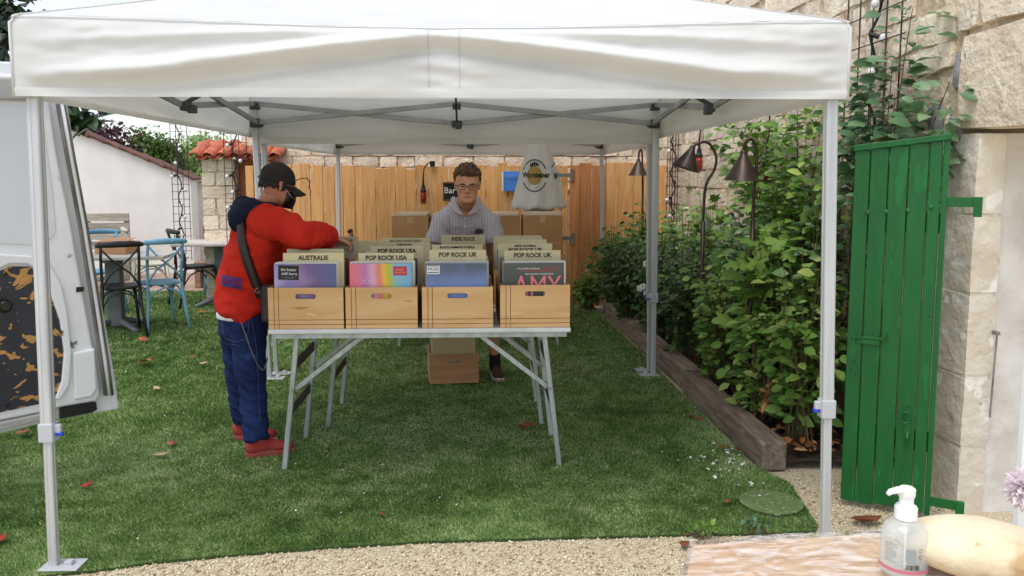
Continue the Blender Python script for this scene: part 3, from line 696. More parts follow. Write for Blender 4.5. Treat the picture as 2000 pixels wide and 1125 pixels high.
CVL = ['violet and blue record sleeve with a small black sticker', 'rainbow striped record sleeve with a magenta sticker', 'sky blue record sleeve with a white boxed title', 'charcoal record sleeve with big pink capitals']
crates = []
for i, (pl_, pr_, wd) in enumerate(CR1):
    a, b = at(pl_, 640, 4.15), at(pr_, 640, 4.15); w = b.x-a.x; x = (a.x+b.x)/2; rz = [-.01, 0.005, .012, .03][i]; d = .50; h = .212+(.008 if i == 3 else 0)
    c = make_crate(CRL[i], x, 4.148, TZ+.001, w, d, h, rz); crates.append((c, x, w))
    ux, uy = math.cos(rz), math.sin(rz)
    def loc(lx, ly, x=x, ux=ux, uy=uy): return (x+lx*ux-ly*uy, 4.148+ly*ux+lx*uy)
    zb_ = TZ+.015
    q = loc(-.006, .022); cov = record(q[0], q[1], zb_+.002, rz, CV[i], CVL[i], 'front covers in the crates', R(-2))
    # stickers and titles on the covers (flat print)
    if i == 0:
        s = MB().box((-.092, -.0032, .268), (.104, .0006, .074)).build('sticker', M_INK, cov, local=True); s.rotation_euler.y = .03
        for (t_, x_, z_, sz) in (('the beasts', -.092, .283, .021), ('still here', -.088, .262, .021), ('_______________', -.092, .249, .010), ('_________', -.086, .243, .009)): text(t_, M_WHITE, s, (x_, -.0042, z_), (PI/2, 0, 0), sz, .078 if sz > .02 else None)
    if i == 1:
        s = MB().box((.100, -.0032, .277), (.070, .0006, .047)).build('sticker', mat('magenta_sticker', (196, 44, 96)), cov, local=True)
        text('JAMIE', M_YELTX, s, (.098, -.0042, .284), (PI/2, 0, 0), .014, .04); text('XXXXXXX', M_YELTX, s, (.100, -.0042, .268), (PI/2, 0, 0), .014, .058)
        text('X V I', M_WHITE, cov, (-.06, -.0032, .222), (PI/2, 0, 0), .03, .075, outline=.0006)
    if i == 2:
        s = MB().box((-.118, -.0032, .283), (.066, .0006, .046)).build('sticker', M_WHITE, cov, local=True)
        for zz in (.302, .268): MB().box((-.118, -.0040, zz), (.058, .0006, .004)).build('rule', M_INK, s, local=True)
        text('MUSE', M_INK, s, (-.118, -.0042, .285), (PI/2, 0, 0), .021, .054)
    if i == 3:
        text('AMY', M_PINKTX, cov, (.02, -.0032, .188), (PI/2, 0, 0), .16, .25, depth=.0004)
        text('ACCLAIMED ORIGINAL', M_WHITE, cov, (-.025, -.0032, .286), (PI/2, 0, 0), .012, .12); text('SOUNDTRACK', M_REDTX, cov, (.095, -.0032, .287), (PI/2, 0, 0), .012, .09)
        text('FEATURING UNRELEASED TRACKS', M_REDTX, cov, (.03, -.0032, .274), (PI/2, 0, 0), .011, .17); text('THE ORIGINAL SOUNDTRACK', M_WHITE, cov, (.03, -.0032, .258), (PI/2, 0, 0), .012, .15)
    yy = .032
    for k in range(19):
        q = loc(random.uniform(-.010, .010), yy)
        near = k < 5
        record(q[0], q[1], zb_+random.uniform(-.0, .006)+(.004 if near else 0), rz+random.uniform(-.012, .012), SLV[random.choice([0, 1, 10, 11, 9]) if near else random.randrange(12)],
               ['pale edged record sleeve packed in the left end crate in front', 'pale edged record sleeve packed in the rainbow cover crate', 'pale edged record sleeve packed in the sky blue cover crate', 'pale edged record sleeve packed in the right end crate in front'][i], 'records packed in crate %d of the front row' % (i+1), R(-2)+random.uniform(-.03, .01))
        yy += .0225 if k > 3 else .011
def dv(i, px, py_top, Y, txt, label, w=.30, sz=.032, ol=OL, wd=.18, dz=.026, rz=0., ink=None, h=None, z0=TZ+.013, m=None, lines=None):
    p = at(px, py_top, Y); h = p.z-z0
    return divider(p.x, Y, z0, rz, label, w, h, m, lines if lines is not None else [(txt, dz, sz, wd, ol, ink or M_INK)])
M_DIV2 = mat('cream_divider', (226, 214, 168), (214, 202, 156), 5, rough=.6)
M_DIV3 = mat('grey_board_divider', (176, 158, 134), (160, 142, 118), 5, rough=.6)
dv(0, 612, 494, 4.235, 'AUSTRALIE', 'ivory divider reading AUSTRALIE in the left end crate', w=.312, wd=.155, m=M_DIV2)
dv(0, 616, 486, 4.33, '', 'cream divider just behind the AUSTRALIE divider', w=.30, lines=[])
dv(0, 640, 462, 4.50, '', 'grey board divider reading THE JIMI HENDRIX EXPERIENCE', w=.33, m=M_DIV3, lines=[('THE', .022, .026, .045, 0, M_INK, .115), ('JIMI HENDRIX', .048, .026, .155, 0, M_INK, .062), ('EXPERIENCE', .074, .026, .135, 0, M_INK, .072)])
dv(1, 754, 494, 4.26, 'POP ROCK USA', 'front ivory divider reading POP ROCK USA in outline capitals', w=.29, wd=.215)
dv(1, 775, 481, 4.48, 'POP ROCK USA', 'rear ivory divider reading POP ROCK USA in outline capitals', w=.29, wd=.21)
dv(2, 894, 488, 4.28, 'POP ROCK UK', 'ivory divider reading POP ROCK UK in the blue sleeve crate', w=.30, wd=.2)
dv(2, 893, 478, 4.50, '', 'ivory divider with two rows of small capitals behind the blue sleeve', w=.28, lines=[('BLACK SABBATH PURPLE', .014, .016, .19, .0007, M_INK), ('URIAH HEEP', .034, .014, .11, 0, M_INK)])
dv(3, 1040, 489, 4.28, 'POP ROCK UK', 'front ivory divider reading POP ROCK UK in the right end crate', w=.30, wd=.2, rz=.03)
dv(3, 1026, 476, 4.50, '', 'rear ivory divider reading MIKE OLDFIELD and POP ROCK UK', w=.30, rz=.03, lines=[('MIKE OLDFIELD', .012, .014, .12, .0006, M_INK), ('POP ROCK UK', .036, .030, .19, OL, M_INK)])
# second row on the table behind
CR2 = [(568, 690), (705, 820), (835, 950), (965, 1078)]
for i, (pl_, pr_) in enumerate(CR2):
    a, b = at(pl_, 560, 4.9), at(pr_, 560, 4.9); x = (a.x+b.x)/2
    make_crate(['record crate in the second row behind the left end crate', 'record crate in the second row behind the rainbow sleeve crate', 'record crate in the second row right before the seller', 'record crate in the second row behind the right end crate'][i], x, 4.9, TZ+.001, .355, .5, .212, [0, .01, -.01, .015][i])
    yy = .03
    for k in range(14):
        record(x+random.uniform(-.008, .008), 4.9+yy, TZ+.015, random.uniform(-.015, .015), SLV[random.randrange(12)], ['record sleeve packed in the back row crate behind the left end crate', 'record sleeve packed in the back row crate behind the rainbow sleeve crate', 'record sleeve packed in the back row crate before the seller', 'record sleeve packed in the back row crate behind the right end crate'][i], 'records packed in crate %d of the back row' % (i+1), R(-3)); yy += .032
dv(1, 790, 474, 4.98, '', 'ivory divider in the back row with small print under the black title', w=.31, lines=[('THE DOORS', .012, .013, .09, .0006, M_INK)])
dv(1, 792, 465, 5.16, '', 'ivory divider reading IRON MAIDEN in heavy black letters', w=.31, lines=[('IRON MAIDEN', .018, .022, .19, 0, M_INK)])
dv(1, 730, 470, 5.0, '', 'cream record divider beside the reaching hand', w=.2, lines=[])
dv(2, 905, 459, 5.28, 'INDIE ROCK', 'ivory divider reading INDIE ROCK in front of the seller', w=.285, wd=.155, sz=.034)
p = at(905, 478, 5.20)
divider(p.x, 5.20, TZ+.013, 0, 'reddish brown board divider below the INDIE ROCK sign', .285, p.z-TZ-.013, M_CRATE_DK)
dv(3, 1020, 468, 4.98, '', 'ivory divider behind the MIKE OLDFIELD one', w=.30, lines=[], rz=.02)
dv(3, 1012, 464, 5.12, '', 'plain ivory divider at the middle of the right back row crate', w=.31, lines=[], rz=.02)
dv(3, 1010, 460, 5.28, '', 'rearmost ivory divider of the right back row crate', w=.31, lines=[], rz=.02)
dv(0, 655, 470, 5.05, '', 'ivory divider in the back row crate behind the reaching arm', w=.3, lines=[])
# crate on the turf under the tables
p = gnd(846, 757)
c = make_crate('brown record crate standing on the turf under the tables', p.x+.155, p.y, .03, .36, .42, .215, .10, m=M_CRATE_DK, grooves=False)
for k in range(8):
    q = V(p.x+.155, p.y, 0)+V(-.05*0-.1*.05*k, .04+.04*k, 0); record(q.x, q.y, .05, .10, SLV[[5, 4, 5, 1, 8, 0, 5, 9][k]], 'record sleeve in the brown crate on the turf', 'records in the crate on the turf')
o = divider(p.x+.155-.012, p.y+.062, .045, .10, 'cream divider with a curly black emblem in the crate on the turf', .30, .36, M_DIV2)
mb = MB().tube([(-.01+.032*math.cos(t)*(1 if t < 4.6 else 1.3), -.004, .325+.014*math.sin(t)) for t in [k*.3+.6 for k in range(19)]], .0035, 6).tube([(.0, -.004, .327), (.03, -.004, .327), (.042, -.004, .332)], .0035, 6); mb.build('emblem', M_INK, o, local=True)
# shipping cartons stacked behind the seller on a low table
BZ = .47
T3 = folding_table('low white folding table behind the seller, bearing the stacked cartons', at(762, 600, 7.3).x, at(1106, 600, 7.3).x, 7.22, 7.72, z=BZ, splay=.06)
def carton(label, x, y, z, w, d, h, lid=True):
    c = thing('cardboard_carton', label, 'carton', (x, y, z), random.uniform(-.02, .02), 'cartons stacked behind the seller')
    MB().box((0, 0, h/2), (w, d, h)).build('carton_body', M_CARD, c, local=True, bevel=.004)
    MB().box((0, -d/2-.0012, h-.03), (.05, .0012, .06)).build('tape', M_TAPE, c, local=True)
    if lid:
        MB().box((-w*.02, -.02, h+.010), (w*.94, d*.7, .012)).box((.01, .05, h+.022), (w*.9, d*.66, .01)).build('paper_sheets', M_CARD_L, c, local=True)
    MB().box((0, -d/2-.0008, h*.3), (w*.86, .0008, .004)).build('crease', M_TAPE, c, local=True)
    return c
for (pl_, pr_, lvl, lab) in [(765, 838, 1, 'upper carton at the left end of the stack behind the seller'), (842, 925, 1, 'upper carton directly behind the seller'), (928, 1018, 1, 'upper carton just right of the seller'), (1021, 1100, 1, 'upper carton at the right end below the closed parasol'),
                             (765, 842, 0, 'lower carton at the left end of the stack behind the seller'), (845, 925, 0, 'lower carton hidden behind the seller'), (928, 1018, 0, 'lower carton right of the seller'), (1022, 1104, 0, 'lower carton at the right end of the stack beside the gate hinge')]:
    a, b = at(pl_, 450, 7.3), at(pr_, 450, 7.3)
    carton(lab, (a.x+b.x)/2, 7.3+.18, BZ+.002+lvl*.372, b.x-a.x-.006, .36, .37 if not lvl else .345, lid=lvl == 1)
# ================================================================ PEOPLE
M_SKIN = mat('skin', (196, 140, 112), (184, 122, 98), 14, rough=.55, bump=.05, bscale=120, spec=.35)
M_SKIN2 = mat('tanned_skin', (208, 156, 128), (194, 136, 108), 22, rough=.6, bump=.12, bscale=120, spec=.35)
M_RED = mat('red_sweat_cloth', (202, 50, 34), (184, 38, 27), 6, rough=.9, bump=.25, bscale=260, sheen=.0, spec=.15)
M_NAVY = mat('navy_cloth', (30, 36, 58), (24, 28, 46), 8, rough=.9, bump=.25, bscale=240, spec=.15)
M_JEANS = mat('indigo_denim', (38, 54, 98), (22, 33, 66), 5, rough=.9, bump=.35, bscale=200, spec=.15, speck=((62, 84, 132), 4, .6))
M_DENIMT = mat('denim_stitch', (78, 88, 116), rough=.8)
M_TEE = mat('white_tee', (226, 228, 232), rough=.9)
M_BAG = mat('dark_brown_leather', (50, 36, 32), (38, 27, 24), 9, rough=.5)
M_CAP = mat('black_brown_cap', (40, 32, 30), (30, 24, 23), 10, rough=.85, bump=.2, bscale=200)
M_CAPSTRAP = mat('grey_strap', (120, 108, 104), (96, 70, 60), 20, rough=.6)
M_HAIR = mat('brown_hair', (100, 72, 50), (70, 48, 34), 30, (1, 1, .3), rough=.7, bump=.9, bscale=60)
M_BLACKHAIR = mat('black_hair', (22, 18, 17), rough=.7, bump=.8, bscale=60)
M_BLACKPL = mat('black_gloss', (14, 14, 15), rough=.3)
M_REDSHOE = mat('brick_red_suede', (170, 62, 54), (148, 50, 46), 12, rough=.9, bump=.2, bscale=150)
M_LACE = mat('red_lace', (206, 40, 36), rough=.8)
M_SOLE = mat('red_rubber', (150, 66, 62), rough=.7)
M_BROWNSHOE = mat('brown_shoe', (84, 50, 42), (64, 38, 32), 12, rough=.8)
M_SOCK = mat('dark_sock', (36, 30, 34), rough=.95)
M_SHORTS = mat('dark_shorts', (66, 66, 70), rough=.9)
M_WHITEEYE = mat('eye_white', (168, 150, 140), rough=.3)
M_LIP = mat('lip', (160, 92, 80), rough=.5)
def shirt_mat():
    m = mat('striped_shirt', (196, 188, 196), rough=.85, bump=.12, bscale=180, spec=.2); nt = m.node_tree; N, L = nt.nodes, nt.links; b = N['Principled BSDF']
    tc = N.new('ShaderNodeTexCoord'); w = N.new('ShaderNodeTexWave'); w.bands_direction = 'X'; w.inputs['Scale'].default_value = 30; w.inputs['Distortion'].default_value = .4
    L.new(tc.outputs['Object'], w.inputs['Vector']); x = N.new('ShaderNodeMix'); x.data_type = 'RGBA'; x.inputs[6].default_value = lin((150, 142, 158)); x.inputs[7].default_value = lin((208, 202, 206))
    L.new(w.outputs['Fac'], x.inputs[0]); L.new(x.outputs[2], b.inputs['Base Color']); return m
M_SHIRT = shirt_mat()

def frame(f, up=(0, 0, 1)):
    f = Vector(f).normalized(); r = f.cross(Vector(up)).normalized(); u = r.cross(f)
    return Matrix((r, f, u)).transposed()                      # columns: right, forward, up
def head_parts(mb, c, A, s=1.):
    """c: centre of the head, A: frame (x right, y face, z up); heights measured from the chin"""
    def W(x, y, z): return Vector(c)+A @ (Vector((x, y, z-.118))*s)
    sl = [(.002, .024, .082, .040), (.011, .041, .092, .022), (.03, .055, .097, -.012), (.055, .063, .096, -.045), (.08, .068, .093, -.065), (.105, .070, .091, -.080), (.13, .073, .090, -.090),
          (.155, .075, .088, -.094), (.18, .073, .080, -.092), (.20, .066, .066, -.082), (.218, .052, .045, -.062), (.230, .032, .018, -.035), (.234, .012, -.002, -.016)]
    n = 22; vs = []
    for (z, w, yf, yb) in sl:
        cy, ry = (yf+yb)/2, (yf-yb)/2
        for k in range(n):
            a = 2*PI*k/n; ca, sa = math.cos(a), math.sin(a); e = .9
            vs.append(W(w*math.copysign(abs(ca)**e, ca), cy+ry*math.copysign(abs(sa)**e, sa), z))
    N = len(sl); fs = [(i*n+k, i*n+(k+1) % n, (i+1)*n+(k+1) % n, (i+1)*n+k) for i in range(N-1) for k in range(n)] + [tuple(range(n-1, -1, -1)), tuple(range((N-1)*n, N*n))]
    mb.add(vs, fs)
    # nose, brow ridge, lips, chin, cheekbones, ears
    mb.loft([(W(0, .084, .126), .006*s, .008*s), (W(0, .098, .108), .008*s, .010*s), (W(0, .112, .090), .011*s, .011*s), (W(0, .110, .081), .016*s, .010*s), (W(0, .096, .077), .015*s, .007*s)], hint=A @ V(0, 1, 0), n=10)
    for q in (-1, 1):
        mb.ell(W(q*.013, .098, .082), [.0075*s]*3)
        mb.ell(W(q*.031, .082, .128), [.025*s, .012*s, .007*s], A)
        mb.ell(W(q*.040, .076, .090), [.020*s, .014*s, .014*s], A)
        mb.ell(W(q*.076, -.008, .110), [.009*s, .017*s, .030*s], A)
        mb.ell(W(q*.079, -.014, .122), [.008*s, .012*s, .014*s], A)
    mb.ell(W(0, .092, .054), [.024*s, .010*s, .005*s], A); mb.ell(W(0, .091, .046), [.020*s, .010*s, .006*s], A); mb.ell(W(0, .090, .020), [.020*s, .012*s, .013*s], A)
    return W
def hand(mb, w, fwd, back, thumb_side=1, curl=.35, s=1., spread=1.):
    """w wrist, fwd towards the fingers, back = normal of the back of the hand"""
    f = Vector(fwd).normalized(); b = Vector(back); b = (b-f*b.dot(f)).normalized(); sd = f.cross(b)*thumb_side; w = Vector(w)
    mb.loft([(w-f*.02*s, .024*s, .020*s), (w+f*.02*s, .032*s, .016*s), (w+f*.055*s, .040*s, .015*s), (w+f*.088*s, .040*s, .012*s)], hint=b, n=12)
    for i, L in enumerate((.074, .084, .078, .060)):
        p = w+f*(.082-.004*abs(i-1.2))*s+sd*(.030-.0205*i)*s; d = (f+sd*(.10-.07*i)*spread).normalized(); pts = [(p-d*.01*s, .0095*s, .0095*s)]; ang = curl*.6
        for j, fr in enumerate((.45, .30, .25)):
            d2 = (d*math.cos(ang)-b*math.sin(ang)); p = p+d2*L*fr*s; r = (.0088, .008, .0066)[j]*s; pts.append((p, r, r)); ang += curl*(1.1 if j == 0 else .9)
        mb.loft(pts, hint=sd, n=8)
    p = w+f*.022*s+sd*.030*s; d = (f*.62+sd*.7-b*.28).normalized(); q1 = p+d*.036*s; d = (f*.85+sd*.32-b*.35).normalized(); q2 = q1+d*.032*s; q3 = q2+(d-b*.25*curl).normalized()*.025*s
    mb.loft([(p-sd*.012*s, .014*s, .014*s), (q1, .0115*s, .0115*s), (q2, .010*s, .010*s), (q3, .0075*s, .0075*s)], hint=b, n=8)
def limb(mb, pts, rr, hint=(0, 1, 0), n=14, flat=1.):
    mb.loft([(p, r, r*flat) for p, r in zip(pts, rr)], hint=hint, n=n)
def lerps(a, b, ts): return [Vector(a).lerp(Vector(b), t) for t in ts]
def skin_limbs(mb, sh, el, wr, r=(.048, .043, .040, .036, .027)):
    limb(mb, [sh]+lerps(sh, el, (.5, 1))+lerps(el, wr, (.45, 1)), r, hint=(0, .3, 1))
def skin_leg(mb, hp, kn, an, toe):
    limb(mb, [hp]+lerps(hp, kn, (.5, 1))+lerps(kn, an, (.3, .65, 1)), (.078, .066, .050, .052, .042, .034), hint=(0, 1, 0))
    h = Vector(an); f = (Vector(toe)-h); f.z = 0; f.normalize()
    mb.loft([(h-f*.03-V(0, 0, h.z-.035), .026, .028), (h+f*.03-V(0, 0, h.z-.04), .03, .032), (h+f*.10-V(0, 0, h.z-.03), .036, .024), (Vector((toe[0], toe[1], .024)), .03, .014)], hint=(0, 0, 1), n=10)
def shoe(name, parent, an, toe, m, sole, lace, hgt=.075, L=None):
    h = Vector((an[0], an[1], 0)); f = Vector((toe[0], toe[1], 0))-h; f.normalize(); t = Vector((toe[0], toe[1], 0)); g = .02
    hl = h-f*.065; up = V(0, 0, 1); D = (t-hl).length
    mb = MB()
    mb.loft([(hl+f*.004+up*(g+.045), .028, .036), (hl+f*.03+up*(g+.050), .036, .046), (hl+f*D*.38+up*(g+.048), .038, .044), (hl+f*D*.55+up*(g+.042), .041, .036), (hl+f*D*.75+up*(g+.032), .046, .026), (hl+f*D*.92+up*(g+.028), .040, .022), (hl+f*D*.985+up*(g+.024), .024, .014)], hint=up, n=16)
    mb.loft([(h+up*(g+.06), .038, .042), (h+up*(g+.095), .040, .044), (h+up*(g+.11), .042, .046)], hint=f, n=14)
    me = remeshed(mb, .006, 3); o = put(name, me, m, parent)
    S = MB(); pr = []
    for k in range(26):
        a = 2*PI*k/26; q = math.cos(a); wdt = (.040 if q < 0 else .049)*abs(math.sin(a))**.7*math.copysign(1, math.sin(a)); x = D*(.5+.5*math.copysign(abs(q)**.75, q))
        pr.append(hl+f*x+f.cross(up)*wdt+up*(g-.008))
    S.prism(pr, (0, 0, .026)); S.build('sole', sole, o, bevel=.004)
    for k in range(4):
        c = hl+f*(D*(.46+.085*k))+up*(g+.086-.011*k); sd = f.cross(up)
        MB().tube([c-sd*.028-up*.016, c+up*.004-sd*.01+f*.008, c+sd*.012+up*.004, c+sd*.028-up*.016+f*.012], .0032, 6).build('lace', lace, o)
    return o
def ridges(f, a, seed, axis=None):
    def fn(co, n):
        p = co*f+V(seed, seed*2, seed*3)
        if axis is not None: p = p+axis*(co.dot(axis)*f*2.2)
        v = 1-abs(noise.noise(p))*2; w = noise.noise(co*f*2.7+V(seed, 0, 0))
        return a*(v*.7+w*.4)
    return fn

# ---------------------------------------------------------------- customer browsing the crates
base = gnd(500, 893); CU = thing('person', 'person in red hoodie, black cap and jeans flipping through records on the left', 'person', (base.x, base.y, 0))
f = V(.87, .5, 0); r = V(.5, -.87, 0)
pel = at(474, 600, 4.52); che = at(490, 480, 4.52); shc = at(503, 424, 4.52); nk = at(520, 400, 4.52)
S_r, E_r, W_r = at(522, 426, 4.38), at(590, 458, 4.30), at(648, 464, 4.47)
S_l = shc-r*.17; E_l = S_l+f*.16+V(0, 0, -.24)-r*.02; W_l = E_l+f*.24+V(0, .0, .02)+r*.05
H_r, K_r, A_r = at(482, 640, 4.46), at(492, 760, 4.42), at(503, 880, 4.40)
H_l, K_l, A_l = at(464, 640, 4.62), at(470, 755, 4.66), at(478, 862, 4.70)
toe_r = gnd(574, 884); toe_l = gnd(540, 862)
A_r.z = A_l.z = .10
hf = V(.80, .56, -.22); HA = frame(hf); hc = at(542, 361, 4.53)
mb = MB(); HW = head_parts(mb, hc, HA, .98)
limb(mb, [nk-V(0, 0, .05), nk, HW(0, -.02, .06)], (.062, .055, .052), hint=f)
mb.loft([(pel, .14, .10), (che-V(0, 0, .03), .145, .10), (shc-V(0, 0, .03), .14, .085), (nk, .06, .055)], hint=f)
skin_limbs(mb, S_r, E_r, W_r); skin_limbs(mb, S_l, E_l, W_l)
hand(mb, W_r+(W_r-E_r).normalized()*.01, V(.75, .30, -.32), V(.30, .2, .9), thumb_side=-1, curl=.75)
hand(mb, W_l, f+V(0, 0, -.3), V(0, 0, 1), thumb_side=1, curl=.5)
skin_leg(mb, H_r, K_r, A_r, toe_r); skin_leg(mb, H_l, K_l, A_l, toe_l)
put('body', remeshed(mb, .006, 2), M_SKIN, CU)
# jeans, loose with stacked folds at the ankles
mb = MB()
mb.loft([(pel+V(0, 0, .05), .148, .116), (pel-V(0, 0, .02), .154, .124), (pel-V(0, 0, .13), .150, .122), (pel-V(0, 0, .2), .12, .10)], hint=f)
limb(mb, [H_r+V(0, 0, .05)]+lerps(H_r, K_r, (.4, 1))+lerps(K_r, A_r, (.35, .7, .95)), (.094, .084, .066, .064, .058, .058), hint=f)
limb(mb, [H_l+V(0, 0, .05)]+lerps(H_l, K_l, (.4, 1))+lerps(K_l, A_l, (.35, .7, .92)), (.094, .083, .065, .062, .056, .056), hint=f)
def jw(co, n):
    k = max(0, (.36-co.z)/.36); v = 1-abs(noise.noise(V(co.x*9+co.z*5, co.y*9-co.z*4, co.z*19+co.x*7)))*2
    return (.005+.011*k)*v+.010*(1-abs(noise.noise(V(co.x*8+3, co.y*8, co.z*11+co.x*9)))*2)+.003*noise.noise(co*30)
J = put('jeans', remeshed(mb, .007, 3), M_JEANS, CU, jw)
bk = -f
pc = pel+r*.085+bk*.12-V(0, 0, .045)
pk = MB()
def pocket(u, v):
    a = (u-.5)*.115; p = pel-V(0, 0, .01+.115*(1-v)); ang = math.atan2(-1, .75)+a*5.2
    return p+r*(math.cos(ang+.95)*.175)-f*(-math.sin(ang+.95)*.143)*1.0
q0 = [at(436, 612, 4.35), at(487, 612, 4.33), at(485, 655, 4.33), at(462, 668, 4.34), at(438, 660, 4.36)]
def surf(o, p, d):                                             # project a point on a child mesh, along d
    b = wloc(o); ok, loc, nn, _ = o.ray_cast(p-b-d*.6, d); return (loc+b+nn*.004, nn) if ok else (p, -d)
dV = V(-.1, 1, 0).normalized()
bpy.context.view_layer.update()
for seq in ([(434, 618), (448, 620), (466, 622), (486, 622)], [(434, 618), (436, 640), (440, 660), (460, 668), (482, 662), (486, 640), (486, 622)], [(490, 615), (500, 680), (505, 760), (508, 840)], [(448, 671), (474, 676)], ):
    pts = []
    for a_, b_ in zip(seq[:-1], seq[1:]):
        for t in range(5):
            px_, py_ = a_[0]+(b_[0]-a_[0])*t/5, a_[1]+(b_[1]-a_[1])*t/5; pts.append(surf(J, at(px_, py_, 4.4), ray(px_, py_).normalized())[0])
    MB().tube(pts, .0011, 5).build('stitching', M_DENIMT, J)
ch = []
for t in range(26):
    u_ = t/25; px_ = 471+(50*u_)+ (4*math.sin(u_*3)); py_ = 628+ 95*math.sin(u_*PI*.62)**1.0*(1 if u_ < .8 else 1)-18*max(0, u_-.8)*5
    ch.append(surf(J, at(px_, py_, 4.35), ray(px_, py_).normalized())[0])
mb = MB()
for i, p in enumerate(ch[:-1]): mb.tube(lerps(p, ch[i+1], (-.1, .3, .7, 1.1)), [.002, .0034, .0034, .002], 6)
mb.build('wallet_chain', STEEL, J)
# white tee hem and red hoodie
mb = MB(); mb.loft([(pel+V(0, 0, .035)-r*.0, .156, .126), (pel-V(0, 0, .045)-f*.008, .162, .134), (pel-V(0, 0, .056)-f*.008, .160, .132)], hint=f); put('tee_shirt', remeshed(mb, .007, 2), M_TEE, CU)
mb = MB()
hem = pel+V(0, 0, -.0)
mb.loft([(at(479, 611, 4.52)+f*.01, .160, .126), (at(476, 600, 4.52), .166, .134), (at(477, 560, 4.52), .160, .130), (at(487, 515, 4.52), .156, .126), (at(499, 470, 4.52), .160, .120), (at(508, 438, 4.52), .162, .112), (at(512, 418, 4.52), .140, .10), (at(515, 404, 4.52), .09, .08)], hint=f, n=22)
limb(mb, [shc+r*.10-V(0, 0, .03), S_r-V(0, 0, .012)]+lerps(S_r, E_r, (.5, 1))+lerps(E_r, W_r, (.4, .7, .88)), (.078, .075, .064, .057, .051, .046, .039), hint=(0, .2, 1), n=16)
limb(mb, [S_l]+lerps(S_l, E_l, (.5, 1))+lerps(E_l, W_l, (.5, .95)), (.085, .08, .07, .062, .05), hint=(0, .2, 1), n=16)
ax = (W_r-E_r).normalized()
def hw(co, n):
    da = (co-E_r).dot(ax); near = math.exp(-((da-.10)/.10)**2) if (co-E_r.lerp(W_r, .5)).length < .26 else 0
    v = (1-abs(noise.noise(co*7+V(0, 0, 3)))*2)*.009+(1-abs(noise.noise(V(co.x*4-co.z*9, co.y*4, co.z*5+co.x*4)))*2)*.017
    v += near*.010*(1-abs(noise.noise(V(da*22, co.y*6, co.z*6)))*2)
    return v+.002*noise.noise(co*40)+.0055*(1-abs(noise.noise(V(co.x*16+co.z*9, co.y*10, co.z*13-co.x*8)))*2)
HO = put('hoodie', remeshed(mb, .008, 3), M_RED, CU, hw)
bpy.context.view_layer.update()
mb = MB(); mb.loft([(W_r-ax*.045, .046, .045), (W_r-ax*.02, .041, .040), (W_r-ax*.008, .042, .041)], hint=(0, .2, 1)); mb.build('cuff', M_RED, HO, smooth=True)
# blue print low on the back
pr_m = MB(); NU, NV = 14, 5
def prn(u, v):
    px_, py_ = 434+38*u, 537+ 7*u+21*v; return surf(HO, at(px_, py_, 4.3), ray(px_, py_).normalized())[0]-ray(px_, py_).normalized()*.002
pr_m.grid(prn, NU, NV).build('back_print', mat('blue_print', (66, 52, 122), (54, 40, 100), 30, rough=.8), HO)
tm = text_mesh('SAKARI', .05); xs = [v.co.x for v in tm.vertices]; w0, w1 = min(xs), max(xs)
for v in tm.vertices:
    u_ = (v.co.x-w0)/(w1-w0)*.86+.07; v_ = .5-v.co.y/.05*.8; p = prn(u_, v_); v.co = p-ray(450, 548).normalized()*.003-wloc(HO)
tm.update(); link('lettering', tm, M_RED, HO)
# hood lying on the back, with collar roll
mb = MB()
nb = at(519, 402, 4.52)
ring = []
for k in range(17):
    a = 2*PI*k/16; q = nb+f*(.088*math.cos(a)+.01)+r*(.105*math.sin(a))+V(0, 0, -.012-.055*math.cos(a)*(1 if math.cos(a) > 0 else .35)); rr = .022 if math.cos(a) > .3 else .029
    ring.append((q, rr, rr*1.05))
mb.loft(ring, hint=(0, 0, 1), n=12)
mb.loft([(nb-f*.065+V(0, 0, .005), .085, .040), (nb-f*.115-V(0, 0, .008), .125, .050), (nb-f*.150-V(0, 0, .055), .115, .050), (nb-f*.158-V(0, 0, .105), .07, .038), (nb-f*.152-V(0, 0, .13), .03, .022)], hint=f, n=16)
mb.ell(nb-f*.10+r*.08+V(0, 0, .0), (.06, .05, .05)); mb.ell(nb-f*.10-r*.08+V(0, 0, .0), (.06, .05, .05))
put('hood', remeshed(mb, .007, 3), M_NAVY, HO, ridges(9, .007, 5.))
# shoulder strap and bag
pts = []
for (px_, py_) in [(476, 432), (474, 455), (478, 480), (486, 510), (497, 540), (506, 562), (513, 580)]: pts.append(surf(HO, at(px_, py_, 4.3), ray(px_, py_).normalized())[0])
BG = thing('shoulder_bag', 'dark brown shoulder bag hanging at the hip of the person in red', 'bag', (pts[-1].x, pts[-1].y, 0))
for _ in range(2): pts = [pts[0]]+[(pts[k-1]+pts[k]*2+pts[k+1])/4 for k in range(1, len(pts)-1)]+[pts[-1]]
mb = MB(); dvw = V(.25, .95, 0).normalized(); rib = []
for k, p in enumerate(pts):
    t_ = (pts[min(k+1, len(pts)-1)]-pts[max(k-1, 0)]).normalized(); sd_ = t_.cross(dvw).normalized(); rib.append((p-dvw*.032, sd_))
for p, sd_ in rib: mb.v += [tuple(p-sd_*.021), tuple(p-sd_*.021+dvw*.03), tuple(p+sd_*.021+dvw*.03), tuple(p+sd_*.021)]
for k in range(len(rib)-1):
    for q_ in range(4): mb.f.append((k*4+q_, k*4+(q_+1) % 4, k*4+4+(q_+1) % 4, k*4+4+q_)); mb.m.append(0)
mb.build('strap', M_BAG, BG, smooth=True)
bc = at(513, 596, 4.33)+f*.10+V(0, -.0, 0)
m_ = MB(); m_.box((0, 0, 0), (.05, .22, .21), None); o = m_.build('pouch', M_BAG, BG, local=True, loc=bc-wloc(BG), bevel=.02, seg=3); o.rotation_euler = (0, 0, math.atan2(f.y, f.x)+R(60))
